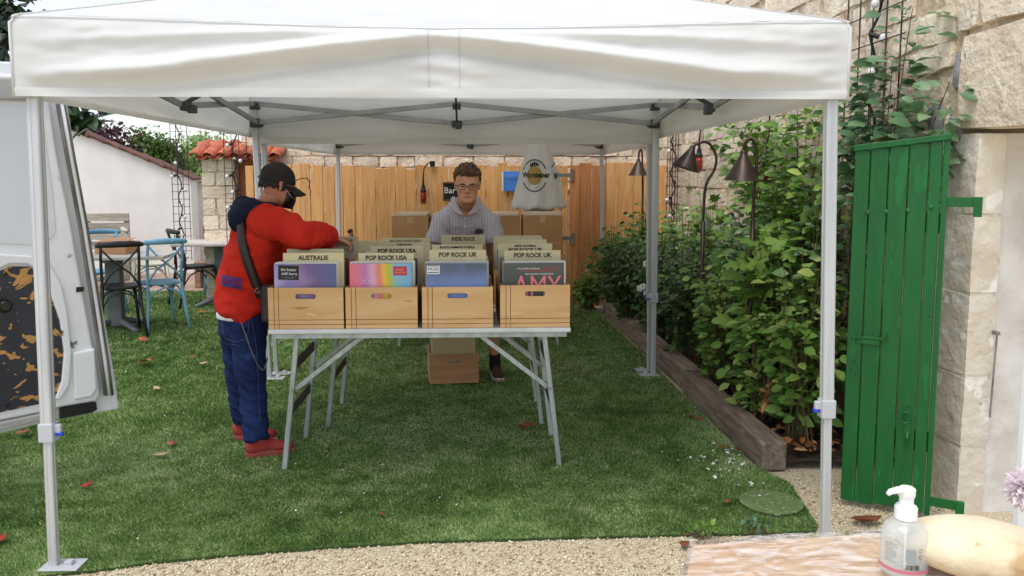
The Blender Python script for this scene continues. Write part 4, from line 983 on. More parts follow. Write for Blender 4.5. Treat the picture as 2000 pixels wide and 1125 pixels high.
MB().tube([at(503+5*math.cos(t), 568+4.5*math.sin(t), 4.24) for t in [k*.5 for k in range(11)]], .0018, 5).build('buckle', STEEL, BG)
# cap, hair, ear shield, mask
mb = MB()
def capw(x, y, z): return HW(x, y, z)
dome = []
for (z, w, yf, yb) in [(.128, .082, .096, -.104), (.15, .083, .096, -.104), (.18, .081, .089, -.101), (.205, .072, .074, -.09), (.226, .056, .05, -.068), (.241, .034, .02, -.04), (.246, .008, -.005, -.012)]:
    dome.append([capw(w*math.cos(2*PI*k/20), (yf+yb)/2+(yf-yb)/2*math.sin(2*PI*k/20), z) for k in range(20)])
vs = [p for rg in dome for p in rg]; n = 20
mb.add(vs, [(i*n+k, i*n+(k+1) % n, (i+1)*n+(k+1) % n, (i+1)*n+k) for i in range(len(dome)-1) for k in range(n)] + [tuple(range(n-1, -1, -1)), tuple(range((len(dome)-1)*n, len(dome)*n))])
cap = put('cap', remeshed(mb, .005, 2), M_CAP, CU, ridges(14, .003, 2.))
MB().tube([capw(.086*math.cos(a), -.004+.104*math.sin(a), .142) for a in [PI+.25+k*.17 for k in range(9)]], .0075, 8).build('strap', M_CAPSTRAP, cap, smooth=True)
bm_ = MB()
def brim(u, v):
    a = (u-.5)*2.4; return capw((.078+.004*v)*math.sin(a), .094*math.cos(a)*.9+.004+(.085)*v*math.cos(a)**.6, .135-.035*v-.018*math.sin(a)**2*(1+v))
bm_.grid(brim, 14, 6); o = bm_.build('brim', M_CAP, cap, smooth=True); sd = o.modifiers.new('s', 'SOLIDIFY'); sd.thickness = .005
mb = MB()
for k in range(46):
    a = PI*.86+k/45*PI*1.28; h0 = random.uniform(.078, .102); p0 = capw(.077*math.cos(a), -.002+.096*math.sin(a), .128); p1 = capw(.079*math.cos(a)*random.uniform(.95, 1.04), -.002+.098*math.sin(a), h0)
    mb.loft([(p0, .009, .007), (p0.lerp(p1, .55), .008, .007), (p1, .002, .002)], hint=p1-hc, n=6)
mb.build('hair', M_BLACKHAIR, CU, smooth=True)
mb = MB()
for (z, w, yf) in [(.0, .042, .108), (.02, .058, .114), (.045, .067, .119), (.07, .070, .117), (.09, .068, .110)]: mb.v += [tuple(capw(w*1.02*math.sin(a)*1.0, yf*math.cos(a)**.8-.0, z)) for a in [(-1.35+2.7*k/12) for k in range(13)]]
for i in range(4):
    for k in range(12): mb.f.append((i*13+k, i*13+k+1, (i+1)*13+k+1, (i+1)*13+k)); mb.m.append(0)
o = mb.build('face_mask', M_BLACKPL, CU, smooth=True); s_ = o.modifiers.new('s', 'SOLIDIFY'); s_.thickness = .004
MB().tube([capw(.080, .05, .145), capw(.088, .09, .175), capw(.084, .13, .185), capw(.07, .155, .165), capw(.06, .16, .13)], .0028, 6).build('visor_rim', M_BLACKPL, cap, smooth=True)
for s in (-1, 1): MB().tube([capw(s*.078, .078, .118), capw(s*.080, .03, .122), capw(s*.080, -.012, .122), capw(s*.079, -.03, .108)], .0022, 6).build('glasses_temple', M_CAPSTRAP, CU, smooth=True)
MB().tube([capw(.074, -.005, .115), capw(.078, .03, .09), capw(.07, .07, .06)], .0014, 5).build('mask_loop', M_TEE, CU, smooth=True)
MB().tube([capw(.055, .09, .05), capw(.06, .085, .0), capw(.06, .08, -.05), capw(.058, .07, -.09)], .0025, 5).build('hood_cord', M_NAVY, HO, smooth=True)
shoe('shoe', CU, A_r, toe_r, M_REDSHOE, M_SOLE, M_LACE); shoe('shoe', CU, A_l, toe_l, M_REDSHOE, M_SOLE, M_LACE)

# ---------------------------------------------------------------- seller leaning on the table
base = gnd(930, 748); SE = thing('person', 'person with glasses and a striped short-sleeved shirt leaning behind the crates', 'person', (base.x, base.y, 0))
f = V(0, -1, 0); r = V(-1, 0, 0)
pel = V(-.09, 6.0, .93); shc = at(908, 424, 5.44); nk = at(910, 398, 5.36); hc = at(913, 360, 5.2); HA = frame(V(.015, -1, -.10))
S_r, E_r, W_r = at(861, 434, 5.42), at(846, 498, 5.40), V(0, 0, 0); S_l, E_l = at(957, 434, 5.42), at(967, 498, 5.40)
W_r = V(E_r.x+.03, 5.40, .86); W_l = V(E_l.x-.02, 5.42, .86)
H_r, K_r, A_r, toe_r = V(-.19, 6.0, .88), V(-.23, 5.98, .48), V(-.25, 6.1, .10), V(-.27, 5.89, 0)
A_l = gnd(968, 742); A_l = V(A_l.x, A_l.y+.08, .10); H_l, K_l, toe_l = V(.0, 6.02, .88), V(A_l.x-.03, 6.06, .48), V(A_l.x+.03, A_l.y-.19, 0)
mb = MB(); HW = head_parts(mb, hc, HA, .99)
limb(mb, [nk-V(0, -.02, .06), nk, HW(0, -.015, .05)], (.07, .062, .060), hint=f)
mb.loft([(pel, .15, .11), (pel.lerp(shc, .5), .15, .11), (shc+V(0, .02, -.06), .17, .10), (shc+V(0, 0, -.01), .13, .075), (nk, .07, .06)], hint=f)
skin_limbs(mb, S_r, E_r, W_r, (.055, .050, .046, .042, .031)); skin_limbs(mb, S_l, E_l, W_l, (.055, .050, .046, .042, .031))
hand(mb, W_r+V(0, 0, -.03), V(.1, -.55, -.6), V(0, -.6, .6), thumb_side=1, curl=.45, s=1.05); hand(mb, W_l+V(0, 0, -.03), V(-.1, -.55, -.6), V(0, -.6, .6), thumb_side=-1, curl=.45, s=1.05)
skin_leg(mb, H_r, K_r, A_r, toe_r); skin_leg(mb, H_l, K_l, A_l, toe_l)
put('body', remeshed(mb, .0055, 2), M_SKIN2, SE)
# shirt
mb = MB()
mb.loft([(pel+V(0, -.0, .0), .175, .135), (pel.lerp(shc, .3), .18, .145), (pel.lerp(shc, .6), .19, .140), (at(909, 452, 5.50), .195, .130), (at(909, 428, 5.46), .192, .118), (at(909, 413, 5.45), .160, .105), (at(909, 401, 5.45), .115, .085), (at(909, 390, 5.44), .080, .068)], hint=f, n=22)
for (S_, E_, sx) in ((S_r, E_r, -1), (S_l, E_l, 1)):
    limb(mb, [S_+V(-sx*.05, 0, .0), S_]+lerps(S_, E_, (.35, .62)), (.070, .070, .071, .073), hint=(0, .3, 1), n=16)
def sw_(co, n):
    v = (1-abs(noise.noise(V(co.x*9-abs(co.x+.1)*3, co.y*4, co.z*4+abs(co.x+.1)*7)))*2)*.009
    return v+.004*(1-abs(noise.noise(co*13))*2)+.0015*noise.noise(co*50)
me = remeshed(mb, .007, 3)
bm = bmesh.new(); bm.from_mesh(me); zv = at(910, 418, 5.3).z; xc = nk.x+.002
kill = [fc for fc in bm.faces if fc.calc_center_median().z > zv and fc.normal.y < .1 and abs(fc.calc_center_median().x-xc) < min(.042, (fc.calc_center_median().z-zv)*.42) and fc.calc_center_median().y < nk.y+.02]
bmesh.ops.delete(bm, geom=kill, context='FACES'); bm.to_mesh(me); bm.free(); me.update()
SH = put('shirt', me, M_SHIRT, SE, sw_); bpy.context.view_layer.update()
# collar: two wings folded over the neckline
for s in (-1, 1):
    def cp(x, y, Y): return at(910+s*(x-910)*-1 if s > 0 else x, y, Y)
    A_ = [cp(887, 381, 5.41), cp(890, 388, 5.33), cp(894, 400, 5.285), cp(901, 410, 5.262), cp(908.5, 420, 5.25)]
    B_ = [cp(879, 388, 5.44), cp(879, 396, 5.34), cp(880, 407, 5.29), cp(888, 414, 5.258), cp(900, 421, 5.245)]
    mb = MB()
    for t in range(3):
        for a_, b_ in zip(A_, B_): q = a_.lerp(b_, t/2); mb.v.append(tuple(q+V(0, -.012 if t == 1 else -.004, .004 if t == 1 else 0)))
    for t in range(2):
        for k in range(4): mb.f.append((t*5+k, t*5+k+1, t*5+k+6, t*5+k+5)); mb.m.append(0)
    o = mb.build('collar', M_SHIRT, SH, smooth=True); q = o.modifiers.new('s', 'SOLIDIFY'); q.thickness = .005; q = o.modifiers.new('u', 'SUBSURF'); q.levels = q.render_levels = 2
pts = [surf(SH, at(909-(k*.4), 418+8*k, 5.3), ray(909, 418+8*k).normalized())[0] for k in range(9)]
mb = MB()
for i in range(8): mb.bar(pts[i], pts[i+1]+(pts[i+1]-pts[i])*.06, .026, .003, up=(0, -1, .3))
mb.build('placket', M_SHIRT, SH)
for k in (1, 3, 5, 7): MB().lathe([(.005, 0), (.005, .003), (.003, .004)], 10, pts[k]+V(0, -.002, 0), axis=(0, -1, .3)).build('button', M_TEE, SH)
def pocket(u, v):
    px_, py_ = 920+28*u, 447+30*v; return surf(SH, at(px_, py_, 5.3), ray(px_, py_).normalized())[0]-V(0, .001, 0)
o = MB().grid(pocket, 8, 8).build('pocket', M_SHIRT, SH, smooth=True)
sg = MB(); a = surf(SH, at(939, 450, 5.3), ray(939, 450).normalized())[0]+V(0, -.012, 0)
sg.box(a, (.066, .016, .026), Matrix.Rotation(.12, 3, 'Y')).box(a+V(-.026, -.003, -.006), (.03, .014, .020), Matrix.Rotation(.3, 3, 'Y'))
tag(sg.build('sunglasses', M_BLACKPL, None, bevel=.006), 'black sunglasses tucked into the breast pocket of the striped shirt', 'sunglasses')
# shorts, socks, shoes
mb = MB(); mb.loft([(pel+V(0, 0, .06), .17, .13), (pel-V(0, 0, .06), .18, .14), (pel-V(0, 0, .14), .16, .13)], hint=f)
limb(mb, [H_r]+lerps(H_r, K_r, (.5, .95)), (.105, .10, .092), hint=f); limb(mb, [H_l]+lerps(H_l, K_l, (.5, .95)), (.105, .10, .092), hint=f)
put('shorts', remeshed(mb, .009, 2), M_SHORTS, SE, ridges(9, .005, 1.))
for A_, K_, t_ in ((A_r, K_r, toe_r), (A_l, K_l, toe_l)):
    MB().loft([(A_-V(0, 0, .03), .045, .048), (A_+(K_-A_)*.15, .043, .045), (A_+(K_-A_)*.26, .044, .046)], hint=f).build('sock', M_SOCK, SE, smooth=True)
    shoe('shoe', SE, A_, t_, M_BROWNSHOE, M_TEE, M_BROWNSHOE)
# hair, eyes, brows, mouth, glasses
mb = MB(); n = 24; rgs = []
for (z, w, yf, yb) in [(.105, .0765, -.045, -.094), (.13, .080, -.030, -.103), (.155, .082, -.0, -.107), (.175, .0815, .070, -.106), (.195, .078, .090, -.10), (.215, .068, .084, -.086), (.234, .05, .062, -.06), (.246, .03, .03, -.03), (.250, .008, 0, -.005)]:
    rgs.append([HW(w*math.cos(2*PI*k/n), (yf+yb)/2+(yf-yb)/2*math.sin(2*PI*k/n), z+(.010*math.cos(2*PI*k/n)**2 if .16 < z < .18 else 0)) for k in range(n)])
mb.add([p for g_ in rgs for p in g_], [(i*n+k, i*n+(k+1) % n, (i+1)*n+(k+1) % n, (i+1)*n+k) for i in range(len(rgs)-1) for k in range(n)] + [tuple(range(n-1, -1, -1)), tuple(range((len(rgs)-1)*n, len(rgs)*n))])
def hr(co, nn): return .012*(1-abs(noise.noise(V(co.x*70, co.y*20, co.z*26)))*2)+.004*noise.noise(co*90)
HR = put('hair', remeshed(mb, .004, 1), M_HAIR, SE, hr)
for s in (-1, 1):
    e = MB().ell(HW(s*.031, .081, .112), (.0105, .009, .0042)).build('eye', M_WHITEEYE, SE, smooth=True); MB().ell(HW(s*.031, .0885, .1125), (.0050, .004, .0042)).build('iris', M_BLACKHAIR, e, smooth=True)
    MB().tube([HW(s*(.018+.03*t), .0925-.012*t*t, .1170+.003*math.sin(PI*t)) for t in (0, .25, .5, .75, 1)], .0036, 6).build('eyelid', M_SKIN2, SE, smooth=True)
    MB().tube([HW(s*(.014+.036*t), .0965-.014*t*t, .126+.005*math.sin(PI*t*.8)) for t in (0, .25, .5, .75, 1)], [.003, .004, .004, .0035, .002], 6).build('eyebrow', M_HAIR, SE, smooth=True)
MB().tube([HW(-.025+.05*t, .101-.014*(2*t-1)**2, .0505-.003*(2*t-1)**2) for t in [k/8 for k in range(9)]], .0026, 6).build('mouth', M_LIP, SE, smooth=True)
GL = thing('eyeglasses', 'thin dark rimmed eyeglasses on the face of the leaning seller', 'glasses', HW(0, .1, .112))
for s in (-1, 1):
    rim = [HW(s*.033+.024*math.copysign(abs(math.cos(t))**.6, math.cos(t)), .108-.010*abs(s*.033+.024*math.cos(t))/.057, .112+.0155*math.copysign(abs(math.sin(t))**.6, math.sin(t))) for t in [2*PI*k/20 for k in range(20)]]
    MB().tube(rim, .0016, 6, closed=True).build('rim', M_BLACKPL, GL, smooth=True)
    MB().tube([HW(s*.057, .098, .117), HW(s*.078, .05, .117), HW(s*.080, -.005, .118)], .0016, 6).build('temple', M_BLACKPL, GL, smooth=True)
MB().tube([HW(-.010, .108, .115), HW(0, .112, .118), HW(.010, .108, .115)], .0016, 6).build('bridge', M_BLACKPL, GL, smooth=True)
# ================================================================ THINGS IN THE COURTYARD
M_VAN = mat('chalky_van_paint', (238, 239, 242), (226, 228, 231), 3, rough=.5, bump=.12, bscale=9, speck=[((96, 98, 100), 9, .72), ((170, 172, 176), 5, .66)])
M_VANG = mat('grey_door_pressing', (176, 174, 170), (150, 148, 144), 4, rough=.6, speck=((96, 92, 88), 9, .68))
M_SEAL = mat('dirty_rubber_seal', (118, 116, 110), (84, 82, 78), 7, (6, 6, 1), rough=.8)
def trim_mat():
    m = mat('torn_door_card', (44, 48, 56), (36, 38, 46), 6, rough=.55); nt = m.node_tree; N, L = nt.nodes, nt.links; b = N['Principled BSDF']
    old = b.inputs['Base Color'].links[0].from_socket
    tc = N.new('ShaderNodeTexCoord'); mp = N.new('ShaderNodeMapping'); mp.inputs['Scale'].default_value = (1.6, 1.6, 2.6); L.new(tc.outputs['Object'], mp.inputs['Vector'])
    def nz(s, d, ds): n = N.new('ShaderNodeTexNoise'); n.inputs['Scale'].default_value = s; n.inputs['Detail'].default_value = d; n.inputs['Distortion'].default_value = ds; L.new(mp.outputs[0], n.inputs['Vector']); return n.outputs['Fac']
    def st(v, lo): r = N.new('ShaderNodeMapRange'); r.inputs['From Min'].default_value = lo; r.inputs['From Max'].default_value = lo+.015; L.new(v, r.inputs['Value']); return r.outputs[0]
    mx = N.new('ShaderNodeMath'); mx.operation = 'MAXIMUM'; L.new(st(nz(3.2, 3, 1.6), .56), mx.inputs[0]); L.new(st(nz(7.5, 2, .8), .655), mx.inputs[1])
    tan = N.new('ShaderNodeMix'); tan.data_type = 'RGBA'; tan.inputs[6].default_value = lin((206, 160, 88)); tan.inputs[7].default_value = lin((170, 116, 66)); L.new(nz(9, 4, 0), tan.inputs[0])
    x = N.new('ShaderNodeMix'); x.data_type = 'RGBA'; L.new(mx.outputs[0], x.inputs[0]); L.new(old, x.inputs[6]); L.new(tan.outputs[2], x.inputs[7]); L.new(x.outputs[2], b.inputs['Base Color'])
    bp = N.new('ShaderNodeBump'); bp.inputs['Strength'].default_value = .5; bp.inputs['Distance'].default_value = .004; L.new(mx.outputs[0], bp.inputs['Height']); L.new(bp.outputs[0], b.inputs['Normal']); return m
M_TRIM = trim_mat()
# ---------------------------------------------------------------- van with its battered door swung open
v0 = gnd(235, 872); v0 = V(-1.84, 4.16, 0); vd = V(.73, .683, 0).normalized(); vn = V(vd.y, -vd.x, 0)
VAN = thing('van', 'battered white van door swung open at the left, its lining torn', 'van', (v0.x-vd.x*.5, v0.y-vd.y*.5, 0))
def vp(px, py, off=0.):
    d = ray(px, py); q = v0+vn*off; return _C+d*((q-_C).dot(vn)/d.dot(vn))
def vpoly(pts, off, th, name, m, parent, bevel=0., seg=3):
    return MB().prism([vp(x, y, off) for x, y in pts], -vn*th).build(name, m, parent, bevel=bevel, seg=seg)
skin_p = vpoly([(-190, 900), (0, 848), (120, 818), (234, 800), (226, 740), (190, 540), (150, 310), (125, 160), (112, 128), (60, 122), (-40, 118), (-200, 112)], -.035, .05, 'door_skin', M_VAN, VAN, .012)
vpoly([(-190, 866), (0, 822), (95, 803), (120, 796), (190, 784), (196, 770), (192, 730), (168, 600), (140, 440), (112, 300), (96, 190), (88, 150), (-40, 140), (-200, 134)], 0, .03, 'inner_frame', M_VAN, skin_p, .016)
# pressed ridges and rubber seal along the free edge
for (o1, o2, off, m) in ((2, 8, .006, M_SEAL), (8, 20, -.004, M_VAN), (15, 19, -.010, M_SEAL)):
    edge = [(112, 190), (132, 300), (158, 440), (182, 590), (200, 710), (208, 772)]
    mb = MB(); mb.tube([vp(x+o1-4, y, off+.004) for x, y in edge], .006+.0006*(o2-o1), 8); mb.build('edge_seal', m, skin_p, smooth=True)
vpoly([(-190, 852), (0, 806), (92, 786), (112, 770), (122, 742), (126, 690), (118, 630), (100, 575), (76, 535), (58, 521), (20, 520), (0, 530), (-60, 560), (-190, 590)], .008, .012, 'door_card', M_TRIM, VAN, .003)
vpoly([(-190, 490), (0, 496), (62, 500), (96, 512), (120, 556), (132, 610), (140, 690), (136, 752), (118, 782), (108, 780), (121, 745), (126, 690), (118, 628), (98, 570), (74, 530), (56, 516), (20, 515), (0, 524), (-60, 552), (-190, 580)], .022, .02, 'card_surround', M_VAN, VAN, .007)
vpoly([(-190, 200), (40, 205), (78, 214), (86, 250), (104, 380), (110, 452), (96, 470), (60, 478), (-190, 470)], .004, .008, 'upper_panel', mat('pale_inner_panel', (222, 226, 232), (212, 217, 224), 2, rough=.5), VAN, .003)
vpoly([(-190, 150), (0, 150), (50, 150), (84, 160), (90, 190), (50, 196), (-190, 190)], .030, .03, 'top_pressing', M_VANG, VAN, .012)
vpoly([(142, 690), (186, 680), (190, 760), (180, 776), (146, 782)], .014, .02, 'corner_pressing', M_VAN, VAN, .012)
vpoly([(-190, 868), (0, 826), (96, 806), (96, 818), (0, 842), (-190, 888)], .018, .03, 'sill_strip', M_VANG, VAN, .006)
vpoly([(118, 797), (188, 786), (190, 800), (180, 806), (118, 818)], .002, .02, 'sill_gap', BLACKM, VAN)
vpoly([(149, 561), (164, 560), (164, 569), (149, 571)], .004, .006, 'latch_slot', BLACKM, VAN)
q = vp(8, 597, .02); MB().lathe([(.030, 0), (.030, .03), (.022, .045)], 16, q-vn*.012, axis=vn).build('window_crank', M_BLACKPL, VAN, smooth=False, bevel=.003)
for (x, y) in ((16, 792), (113, 768), (104, 692), (12, 536)): MB().lathe([(.010, 0), (.008, .005)], 10, vp(x, y, .008), axis=vn).build('clip', M_BLACKPL, VAN)
hp = v0-vd*1.02
MB().box((hp.x-.5, hp.y-.55, 1.2), (.9, .9, 1.7)).build('body_corner', M_VAN, VAN, bevel=.06, seg=4)
MB().box((hp.x-.09, hp.y-.06, .8), (.2, .16, .12)).box((hp.x-.09, hp.y-.06, 1.7), (.2, .16, .12)).build('hinge', M_VANG, VAN, bevel=.01)
MB().lathe([(.2, -.09), (.31, -.08), (.31, .08), (.2, .09)], 28, (hp.x-.52, hp.y-.6, .30), axis=(1, 0, 0)).build('wheel', BLACKM, VAN)

# ---------------------------------------------------------------- bistro furniture
CH_BLACK = mat('black_chair_paint', (30, 29, 31), (44, 42, 44), 14, rough=.45)
CH_BLUE = mat('sky_blue_chair_paint', (132, 184, 208), (116, 168, 194), 8, rough=.5, speck=((190, 214, 224), 14, .66))
CH_CREAM = mat('cream_chair_paint', (206, 200, 182), (192, 184, 164), 8, rough=.55)
CH_TEAL = mat('blue_seat_paint', (100, 146, 172), rough=.5)
def chair(label, x, y, face, m, z=.015):
    """cross-back bistro chair; face = direction the sitter looks, degrees from +x"""
    C = thing('bistro_chair', label, 'chair', (x, y, z), R(face-90), 'cross-back bistro chairs'); C.scale = (.86, .95, 1.02); B = dict(local=True, smooth=True)
    st = MB(); pr = [(.205*math.copysign(abs(math.cos(t))**.7, math.cos(t)), .20*math.copysign(abs(math.sin(t))**.7, math.sin(t)), .445) for t in [2*PI*k/28 for k in range(28)]]
    st.prism(pr, (0, 0, .028)).build('seat', m, C, local=True, bevel=.009)
    for s in (-1, 1):
        L = MB().tube([(s*.235, -.30, 0), (s*.205, -.245, .22), (s*.185, -.20, .45), (s*.187, -.205, .60), (s*.190, -.245, .75), (s*.188, -.285, .865)], [.015, .017, .018, .017, .016, .015], 10).build('leg', m, C, **B)
        MB().tube([(s*.215, .215, 0), (s*.19, .19, .22), (s*.165, .165, .445)], [.014, .017, .019], 10).build('leg', m, C, **B)
        MB().tube([(s*.197, -.222, .27), (s*.19, -.15, .37), (s*.183, -.06, .415), (s*.178, .04, .415), (s*.183, .13, .36), (s*.19, .185, .26)], .009, 8).build('brace', m, C, **B)
        MB().tube([(s*.188, -.215, .48), (s*.10, -.235, .60), (0, -.255, .67), (-s*.10, -.27, .75), (-s*.183, -.285, .835)], .010, 8).build('cross_bar', m, C, **B)
    MB().tube([(-.197, -.225, .27), (-.13, -.21, .385), (0, -.20, .425), (.13, -.21, .385), (.197, -.225, .27)], .009, 8).build('brace', m, C, **B)
    MB().tube([(-.19, .185, .26), (-.13, .178, .375), (0, .172, .42), (.13, .178, .375), (.19, .185, .26)], .009, 8).build('brace', m, C, **B)
    MB().loft([((-.235, -.262, .868), .014, .016), ((-.21, -.285, .875), .016, .024), ((-.1, -.318, .88), .016, .028), ((0, -.328, .882), .016, .030), ((.1, -.318, .88), .016, .028), ((.21, -.285, .875), .016, .024), ((.235, -.262, .868), .014, .016)], hint=(0, 0, 1), n=12).build('top_rail', m, C, **B)
    return C
def cg(px, py): p = gnd(px, py); return p.x, p.y
chair('black cross-back chair closest to the van door', *cg(238, 655), 118, CH_BLACK)
chair('sky blue cross-back chair between the two black chairs', *cg(316, 643), 126, CH_BLUE)
chair('black cross-back chair with its seat towards the far table', *cg(388, 598), 38, CH_BLACK)
chair('cream cross-back chair behind the blue chair', *cg(300, 592), 25, CH_CREAM)
chair('blue chair half hidden behind the person in red', *cg(432, 573), 200, CH_TEAL)
chair('black chair whose curved back shows beyond the record dividers', *cg(718, 606), -80, CH_BLACK)
chair('dusty blue chair tucked under the near table beside the van door', *cg(210, 612), -60, CH_TEAL)
M_PLANKW = mat('whitewashed_plank', (206, 202, 194), (178, 170, 160), 4, (1, 8, 8), rough=.8, bump=.3, bscale=14, jit=.08, speck=((140, 126, 112), 6, .66))
M_CASTG = mat('grey_cast_base', (126, 130, 132), (106, 108, 110), 8, rough=.6)
M_PALLET = mat('bleached_pallet', (186, 178, 166), (146, 134, 120), 3, (1, 8, 8), rough=.85, bump=.4, bscale=12, jit=.12)
M_PALLET2 = mat('brown_pallet', (164, 130, 104), (130, 98, 76), 3, (1, 8, 8), rough=.85, bump=.4, bscale=12, jit=.1)
def bistro_table(label, px, py, Y, w, d, rz):
    p = at(px, py, Y); T = thing('plank_table', label, 'table', (p.x, Y, .01), rz, 'plank tables on the lawn'); z = .745; n = 5
    for i in range(n): MB().box((0, (i-(n-1)/2)*d/n, z), (w, d/n-.006, .03)).build('plank', M_PLANKW, T, local=True, bevel=.004)
    MB().box((0, 0, z-.03), (w*.8, .06, .03)).box((0, 0, z-.03), (.06, d*.8, .03)).build('batten', M_CASTG, T, local=True)
    MB().box((0, 0, .38), (.14, .14, .68)).build('pedestal', M_CASTG, T, local=True, bevel=.01)
    for a in range(4):
        c = V(math.cos(a*PI/2+PI/4), math.sin(a*PI/2+PI/4), 0)
        MB().loft([(c*.03+V(0, 0, .09), .03, .04), (c*.18+V(0, 0, .065), .026, .03), (c*.36+V(0, 0, .02), .03, .018)], hint=(0, 0, 1), n=10).build('foot', M_CASTG, T, local=True, smooth=True)
    return T
bistro_table('whitewashed plank table beside the van door, a carton on top', 222, 508, 8.25, 1.1, .7, R(8))
bistro_table('whitewashed plank table behind the person in red', 432, 480, 9.85, .95, .75, R(4))
p = at(230, 490, 8.35); c = thing('cardboard_box', 'small cardboard box standing on the near plank table', 'box', (p.x, 8.35, .771), R(-8)); MB().box((0, 0, .06), (.33, .26, .12)).build('box_body', M_CARD, c, local=True, bevel=.003)
MB().prism([(-.165, -.13, .121), (.165, -.13, .121), (.12, .12, .145), (-.12, .12, .145)], (0, 0, .004)).build('flap', M_CARD, c, local=True)
def bench(label, px, Y, n, m, w=.62):
    p = at(px, 450, Y); T = thing('pallet_bench', label, 'bench', (p.x, Y, .025), 0, 'pallet wood benches along the walls')
    for i in range(n): MB().box((0, .0, .50+i*.14), (w, .03, .115)).build('back_slat', m, T, local=True, bevel=.006)
    for s in (-1, 1): MB().box((s*w*.42, .035, .46), (.08, .03, .88)).build('post', m, T, local=True, bevel=.006); MB().box((s*w*.42, -.22, .16), (.08, .4, .32)).build('leg_block', m, T, local=True, bevel=.006)
    for i in range(4): MB().box((0, -.06-i*.11, .34), (w, .095, .03)).build('seat_slat', m, T, local=True, bevel=.005)
bench('bleached pallet bench against the white gable wall', 208, 12.3, 4, M_PALLET, .68)
bench('brown pallet bench against the stone pillar', 432, 11.6, 3, M_PALLET2, .5)

# ---------------------------------------------------------------- mesh trellises with festoon bulbs
M_ROD = mat('rusty_mesh_rod', (52, 44, 40), (84, 56, 42), 8, rough=.8)
M_BULB = mat('clear_bulb', (214, 216, 214), rough=.12, spec=.8)
def trellis(label, c, w, z0, z1, along='x', step=.10, bulbs=True, cols=4, seed=0, cell=None):
    T = thing('mesh_trellis', label, 'trellis', (c[0], c[1], z0)); rnd = random.Random(seed); ax = V(1, 0, 0) if along == 'x' else V(0, 1, 0)
    for i in range(cols): MB().tube([ax*((i/(cols-1)-.5)*w), ax*((i/(cols-1)-.5)*w)+V(0, 0, z1-z0)], .0045, 6).build('upright', M_ROD, T, local=True)
    k = 0; nz = int((z1-z0)/step)
    for k in range(nz): MB().tube([ax*(-w*.55)+V(0, -.006, (k+.4)*step), ax*(w*.55)+V(0, -.006, (k+.4)*step)], .0036, 5).build('rung', M_ROD, T, local=True)
    if bulbs:
        pts = [V(.03*math.sin(k*1.7+seed), -.03-.01*math.sin(k), z0*0+k*.09) for k in range(int((z1-z0)/.09))]
        G = thing('festoon_lights', 'festoon bulb cable on the '+label, 'string lights', (c[0], c[1], z0), group='festoon bulb strings')
        MB().tube(pts, .008, 6).build('cable', BLACKM, G, local=True, smooth=True)
        for k in range(1, len(pts)-1, 2):
            s = 1 if rnd.random() < .5 else -1; q = pts[k]; d = V(s*.7, -.5, -.35).normalized()
            h = MB().tube([q, q+d*.05], .013, 8).build('socket', BLACKM, G, local=True); MB().ell(q+d*.075, (.022, .022, .026)).build('bulb', M_BULB, h, local=True, smooth=True)
    return T
p = at(356, 440, 11.2); trellis('tall mesh trellis before the white gable wall', (p.x, 11.2), .22, .4, 2.45, seed=1)
p = at(466, 440, 9.75); trellis('tall mesh trellis before the stone pillar', (p.x, 9.72), .26, .4, 2.35, seed=2)
trellis('mesh trellis on the stone wall beside the far lamp', (WX-.06, 9.1), .5, .5, 2.3, along='y', seed=3, cols=5)
trellis('mesh trellis on the stone wall above the climbing rose', (WX-.06, 4.48), .62, .6, 3.1, along='y', seed=4, step=.16, cols=5)

# ---------------------------------------------------------------- on the fence
M_REDG = mat('orange_red_glass', (214, 74, 44), (190, 52, 34), 8, rough=.15, spec=.7, transl=.3)
def caged_lamp(label, loc, s=1., arm=True):
    T = thing('caged_lamp', label, 'lamp', loc, group='caged inspection lamps'); B = dict(local=True)
    MB().tube([(0, 0, .12*s), (0, 0, .24*s), (.01, .0, .34*s)], [.016*s, .010*s, .006*s], 8).build('handle', BLACKM, T, **B)
    MB().lathe([(.020*s, .05*s), (.038*s, .06*s), (.038*s, .075*s), (.026*s, .10*s), (.022*s, .14*s)], 14).build('collar', BLACKM, T, **B)
    MB().lathe([(.012*s, -.085*s), (.030*s, -.07*s), (.033*s, 0), (.030*s, .058*s)], 14).build('glass', M_REDG, T, smooth=True, **B)
    cg_ = MB()
    for k in range(6): a = k*PI/3; cg_.tube([(.038*s*math.cos(a), .038*s*math.sin(a), .06*s), (.041*s*math.cos(a), .041*s*math.sin(a), -.06*s), (.01*s*math.cos(a), .01*s*math.sin(a), -.098*s)], .0022*s, 5)
    for z in (.02, -.04): cg_.tube([(.041*s*math.cos(2*PI*k/16), .041*s*math.sin(2*PI*k/16), z*s) for k in range(16)], .0022*s, 5, closed=True)
    cg_.build('wire_cage', BLACKM, T, **B)
    if arm: MB().tube([(.01, 0, .34*s), (.05*s, .02, .40*s), (.10*s, .06, .42*s)], .007, 6).box((.11*s, .07, .40*s), (.06*s, .02, .07*s)).build('bracket', BLACKM, T, **B)
    else: MB().tube([(.01, 0, .34*s), (.01, 0, .9*s)], .006, 6).build('cord', BLACKM, T, **B)
    return T
p = at(827, 384, 9.54); caged_lamp('caged red glass lamp hung on the board fence', p, .95)
SG = MB().box(at(998, 354, 9.60), (.19, .012, .23)).build('blue_sign', mat('blue_notice', (66, 132, 226), (88, 148, 230), 3, rough=.4), None, bevel=.002)
tag(SG, 'plain blue notice screwed to the board fence beside the parasol', 'sign'); q = at(981.5, 354, 9.59); MB().box(q+V(0, -.004, 0), (.02, .012, .228)).build('white_edge', M_WHITE, SG)
